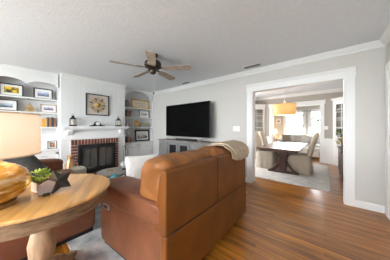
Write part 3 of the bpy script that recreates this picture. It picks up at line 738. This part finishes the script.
# copper urn
t = thing('copper_canister', 'tall copper canister with handles standing left of the fireplace', 'canister', (-4.28, .93, 0)); t.scale = (.8, .8, .98)
b = B(); lathe(b, [(0, .0), (.115, 0), (.12, .02), (.115, .30), (.11, .44), (.075, .52), (.07, .56), (.085, .575), (.085, .59), (.06, .60), (0, .60)]); link('body', b, M_copper, t, smooth=True)
b = B(); lathe(b, [(0, .655), (.02, .65), (.02, .62), (.075, .61), (.08, .595), (0, .595)]); link('lid', b, M_copper, t, smooth=True)
for sy in (-1, 1):
    b = B(); tube(b, [(0, sy*.11, .42), (0, sy*.155, .40), (0, sy*.155, .30), (0, sy*.115, .27)], .008, 8); link('handle', b, mat('brass_handle', (.7, .5, .22), .3, metal=.8), t, smooth=True)

# coffee table
CT = thing('coffee_table', 'round grey wood coffee table with black metal legs before the fireplace', 'coffee table', (-2.86, 1.24, 0))
b = B(); lathe(b, [(0, .45), (.26, .45), (.27, .445), (.27, .425), (.26, .42), (0, .42)], n=48); link('top', b, mat('grey_wood_coffee_top', (.32, .29, .27), .45, var=.25, vscale=4, stretch=(2, 14, 2)), CT)
for k in range(4):
    a = PI/4+PI/2*k+.3; b = B(); tube(b, [(.20*math.cos(a), .20*math.sin(a), .42), (.215*math.cos(a), .215*math.sin(a), .015)], .011, 8); link('leg', b, M_blackm, CT)
b = B(); tube(b, [(0.205*math.cos(2*PI*i/32), .205*math.sin(2*PI*i/32), .40) for i in range(33)], .009, 6); link('ring', b, M_blackm, CT)
t = thing('white_coral_ornament', 'white coral ornament on the right side of the round coffee table', 'ornament', (-2.80, 1.38, .452))
b = B(); rbox(b, -.03, .03, -.03, .03, 0, .03, p=3, n=3)
link('base', b, M_black, t)
b = B(); random.seed(3)
for k in range(16):
    a = random.uniform(0, 2*PI); r = random.uniform(.02, .055); tube(b, [(0, 0, .02), (r*.6*math.cos(a), r*.6*math.sin(a), .07), (r*math.cos(a), r*math.sin(a), random.uniform(.1, .15))], [.016, .014, .012], 6)
link('coral', b, M_white, t, smooth=True)
t = thing('floor_basket', 'low grey woven floor basket with dark throw near the right bookcase', 'basket', (-3.90, 2.22, 0.0145))
b = B(); lathe(b, [(0, 0), (.15, 0), (.17, .08), (.175, .15), (.165, .15), (.155, .05), (0, .04)], n=32); link('basket_body', b, mat('grey_rattan', (.30, .27, .24), .9, var=.3, vscale=50), t, smooth=True)
link('folded_throw', rb(-.11, .12, -.11, .11, .05, .17, p=3, n=8, wr=.01), mat('dark_throw', (.06, .06, .06), .95), t, smooth=True)
t = thing('table_book', 'small tan book lying on the round coffee table', 'book', (-2.94, 1.22, .452), .5); link('cover', bx(-.06, .06, -.04, .04, 0, .015), mat('tan_book_cover', (.42, .27, .16), .6), t, bevel=.002); link('pages', bx(-.057, .062, -.037, .037, .003, .012), M_paper, t)
# small black side table with teal jar
t = thing('accent_table', 'low black accent table beside the round coffee table', 'side table', (-2.36, 1.10, 0))
b = B(); lathe(b, [(0, .40), (.17, .40), (.175, .41), (.175, .385), (.165, .38), (0, .38)], n=32); link('top', b, M_blackm, t)
for k in range(3):
    a = 2*PI*k/3+.4; b = B(); tube(b, [(.13*math.cos(a), .13*math.sin(a), .38), (.15*math.cos(a), .15*math.sin(a), .015)], .009, 6); link('leg', b, M_blackm, t)
t = thing('teal_glass_jar', 'teal ribbed glass jar on the low black accent table', 'jar', (-2.42, 1.05, .401))
b = B(); lathe(b, [(0, 0), (.045, 0), (.06, .02), (.066, .05), (.055, .085), (.04, .095), (.042, .105), (.03, .10), (0, .06)]); link('body', b, M_teal, t, smooth=True)
b = B()
for zz in (.03, .05, .07): tube(b, [(.067*math.cos(2*PI*i/20), .067*math.sin(2*PI*i/20), zz) for i in range(21)], .003, 5)
link('ribs', b, M_teal, t)
t = thing('smoked_glass_jar', 'dark smoked glass jar right of the teal jar', 'jar', (-2.29, 1.19, .401))
b = B(); lathe(b, [(0, 0), (.045, 0), (.05, .02), (.05, .08), (.04, .09), (0, .09)]); link('body', b, mat('smoked_jar_glass', (.03, .04, .045), .15), t, smooth=True)
b = B(); lathe(b, [(0, .09), (.042, .09), (.042, .10), (.01, .105), (.012, .12), (0, .125)]); link('lid', b, M_blackm, t, smooth=True)

# ------------------------------------------------------------ round oak table in the foreground
TC = (-1.59, .18)
RT = thing('round_oak_table', 'round oak pedestal table in the left foreground holding the amber lamp', 'table', (*TC, 0))
b = B(); lathe(b, [(0, .755), (.42, .755), (.432, .750), (.435, .742), (.42, .735), (0, .735)], n=72); link('table_top', b, M_oak, RT)
b = B(); lathe(b, [(.412, .735), (.412, .725), (.405, .72), (.405, .672), (.412, .668), (.412, .655), (.39, .655), (.39, .735)], n=72); link('apron', b, M_oakrim, RT)
b = B(); lathe(b, [(0, .655), (.12, .655), (.11, .63), (.065, .61), (.048, .585), (.055, .56), (.062, .545), (.048, .53), (.042, .51), (.062, .46), (.080, .38), (.072, .30), (.048, .23), (.075, .20), (.08, .17), (0, .17)], n=32); link('pedestal', b, M_oakleg, RT, smooth=True)
for k in range(4):
    a = PI/4+PI/2*k; b = B(); prism(b, [(.0, .20), (.08, .21), (.16, .17), (.24, .09), (.31, .06), (.34, .06), (.34, .0165), (.28, .0165), (.18, .05), (.08, .10), (0, .12)], 'y', -.03, .03)
    bmesh.ops.transform(b, matrix=Matrix.Rotation(a, 4, 'Z'), verts=b.verts); link('foot', b, M_oakleg, RT, bevel=.006)

# amber glass table lamp
LC = (-1.50, -.045)
LP = thing('table_lamp', 'amber art glass table lamp with lit cream drum shade', 'lamp', (*LC, .756))
m = bpy.data.materials.new('swirled_amber_glass'); m.use_nodes = True; N = m.node_tree.nodes; Lk = m.node_tree.links; pb = N['Principled BSDF']
tc = N.new('ShaderNodeTexCoord'); mp = N.new('ShaderNodeMapping'); mp.inputs['Scale'].default_value = (4, 4, 14); mp.inputs['Rotation'].default_value = (.35, .2, 0)
nz = N.new('ShaderNodeTexNoise'); nz.inputs['Scale'].default_value = 1.5; nz.inputs['Distortion'].default_value = 2.2; nz.inputs['Detail'].default_value = 6
cr = N.new('ShaderNodeValToRGB'); e = cr.color_ramp.elements; e[0].position = .34; e[0].color = (.30, .12, .008, 1); e[1].position = .70; e[1].color = (.92, .80, .55, 1)
e2 = cr.color_ramp.elements.new(.52); e2.color = (.66, .32, .02, 1)
Lk.new(tc.outputs['Object'], mp.inputs[0]); Lk.new(mp.outputs[0], nz.inputs['Vector']); Lk.new(nz.outputs['Fac'], cr.inputs[0]); Lk.new(cr.outputs[0], pb.inputs['Base Color'])
pb.inputs['Roughness'].default_value = .12; pb.inputs['Coat Weight'].default_value = .8; pb.inputs['Transmission Weight'].default_value = .25
b = B(); lathe(b, [(0, .022), (.07, .022), (.105, .035), (.145, .07), (.165, .115), (.162, .155), (.138, .20), (.09, .235), (.045, .255), (.028, .27), (.03, .32), (0, .32)], n=48); link('glass_body', b, m, LP, smooth=True)
b = B(); lathe(b, [(0, 0), (.108, 0), (.108, .010), (.10, .022), (.07, .026), (0, .026)], n=40); link('foot', b, mat('aged_brass', (.30, .18, .06), .35, metal=.7), LP)
b = B(); tube(b, [(0, 0, .31), (0, 0, .52)], .008); lathe(b, [(0, .0), (.03, .02), (.035, .05), (.02, .08), (0, .09)], (0, 0, .40), 16); link('bulb_stem', b, mat('lamp_bulb', (1, .9, .7), .4, emit=(1, .75, .45), estr=3), LP)
sh = mat('cream_lamp_shade', (.82, .74, .62), .9, emit=(1.0, .72, .47), estr=.32)
b = B(); lathe(b, [(.208, .295), (.203, .545)], n=56); o = link('lamp_shade', b, sh, LP, smooth=True); sm = o.modifiers.new('solid', 'SOLIDIFY'); sm.thickness = .003
for r, z in ((.2085, .297), (.2035, .543)): link('shade_trim', tube(B(), [(r*math.cos(2*PI*i/48), r*math.sin(2*PI*i/48), z) for i in range(49)], .004, 5), mat('shade_trim_cream', (.7, .55, .38), .8), o)
l = bpy.data.lights.new('lamp_bulb', 'POINT'); l.energy = 2.6; l.color = (1, .74, .45); l.shadow_soft_size = .04
lo = bpy.data.objects.new('lamp_bulb_light', l); COL.objects.link(lo); lo.location = (LC[0], LC[1], .756+.40)

# succulent in a wooden pot
t = thing('potted_succulent', 'green succulent in a pale square pot on the round oak table', 'plant', (-1.60, .175, .756), .3)
b = B(); prism(b, [(-.042, 0), (.042, 0), (.046, .075), (-.046, .075)], 'y', -.042, .042); link('pot', b, mat('pale_peach_pot', (.72, .52, .36), .6), t, bevel=.006)
link('soil', bx(-.038, .038, -.038, .038, .07, .077), mat('soil', (.06, .04, .03), .95), t)
b = B(); random.seed(11)
def leaf(b, base, d, ln, wd_, th=.006):
    d = Vector(d).normalized(); up = Vector((0, 0, 1)); s = d.cross(up).normalized() if abs(d.z) < .98 else Vector((1, 0, 0)); n_ = s.cross(d)
    P_ = []
    for t_, w_ in ((0, .3), (.35, .9), (.7, 1.), (1, .08)): P_.append((Vector(base)+d*ln*t_+n_*(.25*ln*t_*t_), w_*wd_/2))
    prev = None
    for c, w_ in P_:
        r = [b.verts.new(c+s*w_), b.verts.new(c+n_*th*.6), b.verts.new(c-s*w_), b.verts.new(c-n_*th)]
        if prev:
            for q in range(4): b.faces.new((prev[q], prev[(q+1) % 4], r[(q+1) % 4], r[q]))
        else: b.faces.new(r)
        prev = r
    b.faces.new(prev[::-1])
for (cx, cy, cz, R) in ((0, 0, .125, .055), (.055, .035, .10, .04), (-.05, .03, .10, .042), (.01, -.055, .095, .038), (-.04, -.05, .09, .036), (.065, -.03, .09, .034), (.02, .075, .09, .038)):
    tube(b, [(cx*.5, cy*.5, .07), (cx, cy, cz-.01)], .005, 5)
    for ring, (nl, el, sc) in enumerate(((9, .15, 1.), (7, .6, .8), (5, 1.05, .55))):
        for k in range(nl):
            a = 2*PI*k/nl+ring*.4; leaf(b, (cx, cy, cz), (math.cos(a)*math.cos(el), math.sin(a)*math.cos(el), math.sin(el)), R*sc, R*.42)
link('foliage', b, M_leaf, t, smooth=True)

# faceted star ornament
t = thing('star_ornament', 'black and mauve-grey faceted star ornament on the round oak table', 'ornament', (-1.50, .25, .756), 0)
fr = math.atan2(.785, -.35)
b = B(); pts = []
for k in range(10):
    a = PI+2*PI*k/10; r = .095 if k % 2 == 0 else .055; pts.append((r*math.cos(a), r*math.sin(a)))
M5 = Matrix.Translation((0, 0, .071)) @ Matrix.Rotation(math.radians(80), 4, 'Z') @ Matrix.Rotation(math.radians(57), 4, 'X')
f0 = b.verts.new((0, 0, .03)); k0 = b.verts.new((0, 0, -.03)); vs = [b.verts.new((x, y_, 0)) for x, y_ in pts]
for k in range(10): b.faces.new((f0, vs[k], vs[(k+1) % 10])); b.faces.new((k0, vs[(k+1) % 10], vs[k]))
bmesh.ops.transform(b, matrix=M5, verts=b.verts); link('star_body', b, mat('black_stone', (.022, .017, .015), .5, var=.3, vscale=10), t)
b = B(); prism(b, [(-.045, .0), (.0, .0), (.05, .012), (.055, .065), (.005, .090), (-.05, .062)], 'x', -.012, .012)
bmesh.ops.transform(b, matrix=T(.020, -.060, .004, -.14, -.22), verts=b.verts); link('facet_panel', b, mat('mauve_grey_stone', (.46, .39, .385), .7), t, bevel=.003)
link('stand', bx(.045, .065, -.085, -.05, .0, .018), M_bframe, t, bevel=.002)

# ------------------------------------------------------------ dining room
b = bx(-2.05, .08, 3.9, 6.45, .001, .012); tag(link('dining_rug', b, M_rugD), 'pale grey rug under the dining table and slipcovered chairs', 'rug')
DT = thing('dining_table', 'dark walnut trestle dining table with polished top', 'dining table', (-.86, 4.93, 0)); DT.scale = (1, 1, .955)
link('table_top', bx(-.44, .44, -.98, .98, .715, .755), M_tabletop, DT, bevel=.008)
link('apron', bx(-.40, .40, -.90, .90, .665, .714), M_darkwood, DT)
for yy in (-.23, .50):
    b = B(); box(b, -.08, .08, yy-.06, yy+.06, .07, .665); tr = link('trestle_post', b, M_darkwood, DT, bevel=.006)
    b = B(); prism(b, [(-.36, .0135), (.36, .0135), (.36, .05), (.30, .075), (-.30, .075), (-.36, .05)], 'y', yy-.05, yy+.05); link('trestle_foot', b, M_darkwood, tr)
    b = B(); prism(b, [(-.34, .665), (.34, .665), (.30, .62), (-.30, .62)], 'y', yy-.045, yy+.045); link('trestle_head', b, M_darkwood, tr)
    for sg in (-1, 1):
        b = B(); n = 8
        up_ = [(sg*(.08+.22*(i/n)), .10+0*.1+.22*(1-(i/n))**2*1.0) for i in range(n+1)]
        pts = [(sg*(.06+.25*i/n), yy, .36-.29*math.sin(i/n*PI/2)) for i in range(n+1)]; tube(b, pts, .026, 8); pts = [(sg*(.06+.24*i/n), yy, .42+.22*math.sin(i/n*PI/2)) for i in range(n+1)]; tube(b, pts, .024, 8)
        link('curved_brace', b, M_darkwood, tr)
link('stretcher', bx(-.04, .04, -.18, .45, .22, .30), M_darkwood, DT, bevel=.004)

def chair(label, loc, rz, m=M_slip):
    """slipcovered parsons chair; faces local +x"""
    t = thing('slipcovered_chair', label, 'chair', (*loc, 0), rz, 'slipcovered dining chairs')
    b = B(); nn = 48; rings = []
    for zi, z in enumerate((.014, .12, .25, .38, .46)):
        fl = .03*(1-z/.46); R = []
        for k in range(nn):
            a = 2*PI*k/nn; ca, sa = math.cos(a), math.sin(a); q = (abs(ca)**6+abs(sa)**6)**(1/6)
            w_ = .012*math.sin(a*12)*(1-z/.5); R.append(b.verts.new(((.25+fl+w_)*ca/q, (.24+fl+w_)*sa/q, z)))
        rings.append(R)
    for A_, C_ in zip(rings, rings[1:]):
        for k in range(nn): b.faces.new((A_[k], A_[(k+1) % nn], C_[(k+1) % nn], C_[k]))
    link('skirt', b, m, t, smooth=True)
    link('seat', rb(-.25, .25, -.24, .24, .40, .50, p=5, n=10), m, t, smooth=True)
    b = rb(-.06, .06, -.235, .235, -.30, .30, p=5, n=12)
    for v in b.verts:
        z = v.co.z+.30; v.co.x += -.22-.16*(z/.6)**1.5; v.co.z = .46+z+(.025*(1-(v.co.y/.235)**2) if z > .4 else 0)
    link('backrest', b, m, t, smooth=True)
    b = B(); box(b, -.292, -.286, -.03, .03, .03, .44); link('back_pleat', b, m, t)
    return t
chair('linen slipcovered chair on the right side of the dining table', (-.52, 5.08), PI)
chair('pale slipcovered chair nearest the cased opening on the left of the table', (-1.36, 5.10), 0, M_slipW)
chair('pale slipcovered chair further back on the left side of the table', (-1.36, 5.76), 0, M_slipW)

# drum pendant
PD = thing('drum_pendant', 'lit amber drum shade pendant lamp hanging over the dining table', 'pendant lamp', (-.86, 4.93, H))
m = mat('amber_linen_shade', (.62, .38, .15), .9, emit=(1.0, .56, .20), estr=.30, var=.08, vscale=80, stretch=(1, 1, 8))
b = B(); lathe(b, [(.275, -.90), (.275, -.60)], n=56); bmesh.ops.translate(b, verts=b.verts, vec=(0, 0, .0)); o = link('drum_shade', b, m, PD, smooth=True); sm = o.modifiers.new('solid', 'SOLIDIFY'); sm.thickness = .003
b = B(); lathe(b, [(0, -.89), (.268, -.89)], n=40); link('diffuser', b, mat('diffuser_glow', (.9, .85, .75), .6, emit=(1, .85, .6), estr=1.5), PD)
for r, z in ((.277, -.90), (.277, -.60)): link('shade_trim', tube(B(), [(r*math.cos(2*PI*i/48), r*math.sin(2*PI*i/48), z) for i in range(49)], .004, 5), mat('shade_trim_brown', (.3, .17, .06), .6), o)
b = B(); tube(b, [(0, 0, -.001), (0, 0, -.55)], .005, 6); link('rod', b, M_white, PD)
b = B(); lathe(b, [(0, 0), (.06, 0), (.055, -.02), (.02, -.03), (0, -.03)]); link('canopy', b, M_white, PD)
b = B(); lathe(b, [(.008, -.50), (.05, -.58), (.055, -.60), (0, -.60)]); link('socket_cap', b, M_white, PD)
b = B()
for k in range(3):
    a = 2*PI*k/3; tube(b, [(0, 0, -.60), (.275*math.cos(a), .275*math.sin(a), -.602)], .003, 5)
link('spider', b, M_white, PD)
l = bpy.data.lights.new('pendant_bulb', 'POINT'); l.energy = 5; l.color = (1, .76, .48); l.shadow_soft_size = .08
lo = bpy.data.objects.new('pendant_bulb_light', l); COL.objects.link(lo); lo.location = (-.86, 4.93, H-.80)

# corner china cabinets
def corner_cab(label, corner, dx, dy, items):
    """corner: wall corner; dx, dy: signed leg lengths"""
    t = thing('corner_cabinet', label, 'china cabinet', (corner[0], corner[1], 0))
    A_, C_ = Vector((dx, -.002*dy, 0)), Vector((-.0, dy, 0))
    e_ = (C_-A_); ln = e_.length; e_.normalize(); nrm = Vector((dx, dy, 0)).normalized()
    Mx = Matrix(((e_.x, nrm.x, 0, A_.x), (e_.y, nrm.y, 0, A_.y), (0, 0, 1, 0), (0, 0, 0, 1)))
    def F(name, boxes, m=M_white, par=None, **k):
        b = B()
        for q in boxes: box(b, *q, M=Mx)
        return link(name, b, m, par or t, **k)
    F('face_frame', [(.0, .07, -.02, 0, .0, 2.06), (ln-.07, ln, -.02, 0, 0, 2.06), (.07, ln-.07, -.02, 0, 1.98, 2.06), (.07, ln-.07, -.02, 0, .80, .90), (.07, ln-.07, -.02, 0, 0, .12)])
    F('cornice', [(-.01, ln+.01, -.02, .03, 2.06, 2.11), (-.03, ln+.03, -.02, .05, 2.11, 2.14)])
    F('shelf', [(.04, ln-.04, -.25, -.03, z, z+.015) for z in (1.2, 1.5, 1.78)] + [(.02, ln-.02, -.28, -.02, .86, .885)])
    for k in range(2):
        u0, u1 = .07+k*(ln-.14)/2, .07+(k+1)*(ln-.14)/2
        d = F('lower_door', [(u0+.003, u1-.003, -.01, .008, .13, .79)], bevel=.003)
        F('door_rail', [(u0+.01, u0+.05, .008, .014, .14, .78), (u1-.05, u1-.01, .008, .014, .14, .78), (u0+.05, u1-.05, .008, .014, .14, .19), (u0+.05, u1-.05, .008, .014, .73, .78)], par=d)
    mt = [(.07, .11, -.012, .006, .90, 1.98), (ln-.11, ln-.07, -.012, .006, .90, 1.98), (.11, ln-.11, -.012, .006, .90, .94), (.11, ln-.11, -.012, .006, 1.94, 1.98), (ln/2-.02, ln/2+.02, -.012, .006, .94, 1.94)]
    for z in (1.19, 1.44, 1.69): mt.append((.11, ln-.11, -.010, .004, z-.008, z+.008))
    for u in (.11+(ln/2-.13)/2, ln-.11-(ln/2-.13)/2): mt.append((u-.007, u+.007, -.010, .004, .94, 1.94))
    d = F('glass_door', mt)
    F('door_pane', [(.10, ln-.10, -.006, -.004, .93, 1.95)], M_glass, d)
    F('interior_back', [(.1, ln-.1, -.30, -.295, .9, 1.98)], mat('cabinet_interior', (.55, .58, .63), .8))
    return t, Mx, ln
t1, Mx1, ln1 = corner_cab('white corner china cabinet at the left of the dining room', (-2.76, 6.815), .88, -.88, None)
t2, Mx2, ln2 = corner_cab('white corner china cabinet at the right of the dining room', (.86, 6.815), -.66, -.66, None)
for (tt, Mx, ln, side) in ((t1, Mx1, ln1, 'left'), (t2, Mx2, ln2, 'right')):
    for z, nm in ((1.216, 'lower'), (1.516, 'middle'), (1.796, 'upper')):
        for fx, cc, sh_, w_ in ((.35, (.62, .64, .68), .11, 'pale grey'), (.62, (.55, .38, .10) if z < 1.6 else (.15, .17, .22), .13, 'amber' if z < 1.6 else 'slate')):
            p_ = Vector(tt.location)+Mx @ Vector((ln*fx, -.12, z))
            v = thing('china_jug', '%s jug on the %s shelf of the %s corner cabinet' % (w_, nm, side), 'jug', p_, 0, 'jugs in the corner cabinets')
            b = B(); lathe(b, [(0, 0), (.035, 0), (.05, sh_*.4), (.03, sh_*.8), (.038, sh_), (0, sh_*.8)], n=14); link('body', b, mat('china_'+w_.replace(' ', '_'), cc, .3), v, smooth=True)
            b = B(); tube(b, [(.04, 0, sh_*.75), (.07, 0, sh_*.6), (.05, 0, sh_*.35)], .005, 5); link('handle', b, mat('china_'+w_.replace(' ', '_'), cc), v)

# dark sideboard and plants at the right edge of the opening
SB = thing('sideboard', 'dark wood sideboard against the right dining wall', 'sideboard', (.535, 4.95, 0))
link('top', bx(-.29, .27, -.68, .68, .70, .735), M_darkwood, SB, bevel=.005)
link('carcass', bx(-.25, .27, -.65, .65, .12, .70), mat('espresso_wood', (.035, .014, .012), .4), SB, bevel=.004)
for k in range(3):
    a = -.64+k*.43; d = link('door', bx(-.265, -.25, a, a+.42, .14, .68), mat('espresso_wood', (.035, .014, .012)), SB, bevel=.004)
    b = B(); lathe(b, [(0, .01), (.014, 0), (0, -.01)], (-.275, a+.38, .42), 10); link('knob', b, M_gold, d)
for sx in (-.22, .24):
    for sy in (-.61, .61): link('leg', bx(sx-.025, sx+.025, sy-.025, sy+.025, 0, .12), M_darkwood, SB)
def bush(label, loc, R, hh, n, m, seed, pot, potm, name='leafy_plant', lw=.35):
    random.seed(seed); t = thing(name, label, 'plant', loc)
    b = B(); lathe(b, [(0, 0), (pot*.6, 0), (pot*.8, .03), (pot, pot*1.4), (pot*.85, pot*1.4), (0, pot*1.1)], n=20); link('pot', b, potm, t, smooth=True)
    b = B()
    for k in range(n):
        a = random.uniform(0, 2*PI); r = R*random.random()**.5; z = pot*1.3+hh*random.random()
        c = (r*math.cos(a), r*math.sin(a), z)
        if k % 4 == 0: tube(b, [(0, 0, pot), (c[0]*.5, c[1]*.5, z*.7), c], .003, 4)
        leaf(b, c, (math.cos(a+random.uniform(-1, 1)), math.sin(a+random.uniform(-1, 1)), random.uniform(-.3, .9)), random.uniform(.5, 1)*.08, .08*lw)
    link('foliage', b, m, t); return t
bush('leafy plant in a dark pot on the dark sideboard, far end', (.37, 5.42, .736), .12, .34, 90, M_leafd, 5, .06, M_black, lw=.5)
bush('gold-tinged foliage in a bronze pot on the dark sideboard, near end', (.36, 4.98, .736), .13, .16, 70, mat('gold_leaf', (.30, .22, .05), .6, col2=(.5, .38, .12), vscale=10), 8, .05, M_bronze, lw=.5)

# ------------------------------------------------------------ sunroom
t = thing('grey_sofa', 'light grey fabric sofa under the sunroom windows', 'sofa', (-.80, 8.75, 0))
link('base', rb(-1.0, 1.05, -.42, .42, .05, .32, p=12, n=10), M_sofaG, t, smooth=True)
for k in range(3): a = -.82+k*.55; link('seat_cushion', rb(a, a+.54, -.44, .2, .30, .48, p=5, n=10), M_sofaG, t, smooth=True)
for k in range(3): a = -.82+k*.55; link('back_cushion', rb(a, a+.54, .10, .36, .44, .86, p=4, n=10), M_sofaG, t, smooth=True)
for a in (-1.0, .83): link('arm', rb(a, a+.2, -.43, .42, .06, .64, p=7, n=10), M_sofaG, t, smooth=True)
link('back_frame', rb(-.98, 1.02, .30, .42, .1, .80, p=10, n=8), M_sofaG, t, smooth=True)
for sx in (-.9, .95): link('foot', bx(sx-.03, sx+.03, -.36, -.3, 0, .06), M_darkwood, t)
pillow('sofa_pillow', 'taupe pillow at the left end of the sunroom sofa', mat('taupe_pillow', (.38, .33, .29), .95), (-1.42, 8.62, .68), (0, -.2, PI/2), .19, .07)
pillow('sofa_pillow', 'pale pillow in the middle of the sunroom sofa', mat('pale_pillow', (.60, .56, .52), .95), (-.95, 8.62, .68), (0, -.2, PI/2+.2), .18, .07)
t = thing('ottoman_round', 'pale round ottoman in the sunroom doorway', 'ottoman', (-.42, 7.75, 0)); link('cushion', rb(-.30, .30, -.28, .28, .26, .42, p=4, n=10), M_sofaG, t, smooth=True); link('body', rb(-.29, .29, -.27, .27, .07, .30, p=8, n=10), M_sofaG, t, smooth=True)
for sx in (-.2, .2): link('foot', bx(sx-.02, sx+.02, -.2, -.16, 0, .09), M_darkwood, t)
t = thing('end_table', 'dark wood end table in the left corner of the sunroom', 'side table', (-2.10, 9.05, 0))
link('top', bx(-.22, .22, -.22, .22, .58, .61), M_darkwood, t, bevel=.004)
for sx in (-.19, .19):
    for sy in (-.19, .19): link('leg', bx(sx-.02, sx+.02, sy-.02, sy+.02, 0, .58), M_darkwood, t)
t = thing('sunroom_lamp', 'small glowing table lamp on the sunroom end table', 'lamp', (-2.05, 9.05, .611))
b = B(); lathe(b, [(0, 0), (.07, 0), (.07, .015), (.03, .03), (.07, .12), (.055, .2), (.015, .25), (.012, .32), (0, .32)]); link('base', b, mat('cream_ceramic', (.6, .5, .38), .4), t, smooth=True)
b = B(); lathe(b, [(.15, .28), (.11, .50)], n=32); o = link('lamp_shade', b, mat('glowing_shade', (.9, .75, .5), .9, emit=(1, .66, .30), estr=1.1), t, smooth=True)
l = bpy.data.lights.new('sunroom_lamp_bulb', 'POINT'); l.energy = 5; l.color = (1, .7, .4); l.shadow_soft_size = .05
lo = bpy.data.objects.new('sunroom_lamp_light', l); COL.objects.link(lo); lo.location = (-2.05, 9.05, 1.0)
t = thing('framed_print', 'small square framed print on the sunroom wall above the glowing lamp', 'picture frame', (-1.93, 9.449, 1.54))
link('frame', bx(-.14, .14, -.02, 0, -.16, .16), mat('silver_grey_frame', (.35, .33, .32), .5), t); link('mat_board', bx(-.12, .12, -.024, -.02, -.14, .14), M_paper, t); link('artwork', bx(-.06, .06, -.026, -.024, -.07, .07), A_mono, t)

# outside the sunroom: lawn and trees
struct('ground', bx(-14, 14, 9.7, 34, -.2, -.05), M_grass); struct('ground_south_light_block', bx(-25, 20, -30, -2.62, -.2, -.05), M_grass)  # second slab: unseen, added to block sky light rising through the south windows
M_bark = mat('bark', (.10, .075, .06), .9); M_tree = mat('tree_foliage', (.035, .06, .03), .8, col2=(.08, .11, .07), vscale=2)
def tree(label, x, y, hh, R, seed):
    random.seed(seed); t = thing('tree', label, 'tree', (x, y, -.05), 0, 'trees outside the sunroom')
    b = B(); tube(b, [(0, 0, 0), (.05, 0, hh*.4), (0, .05, hh*.8)], [.12, .09, .04], 8)
    for k in range(7):
        a = k*2.4; z = hh*(.3+.08*k); tube(b, [(0, 0, z), (R*.6*math.cos(a), R*.6*math.sin(a), z+R*.4)], [.035, .012], 6)
    link('trunk', b, M_bark, t)
    b = B()
    for k in range(260):
        a = random.uniform(0, 2*PI); z = random.random(); r = R*math.sqrt(random.random())*(1-.5*abs(z-.4))
        leaf(b, (r*math.cos(a), r*math.sin(a), hh*(.25+.75*z)), (random.uniform(-1, 1), random.uniform(-1, 1), random.uniform(-.6, .6)), .24, .13)
    link('foliage', b, M_tree, t)
tree('tree outside the left sunroom window', -3.2, 14.5, 3.6, 1.2, 1)
tree('tree outside between the two sunroom windows', -.9, 12.6, 3.0, .8, 2)
tree('tree outside the right sunroom window', .3, 16.0, 3.8, 1.1, 3)
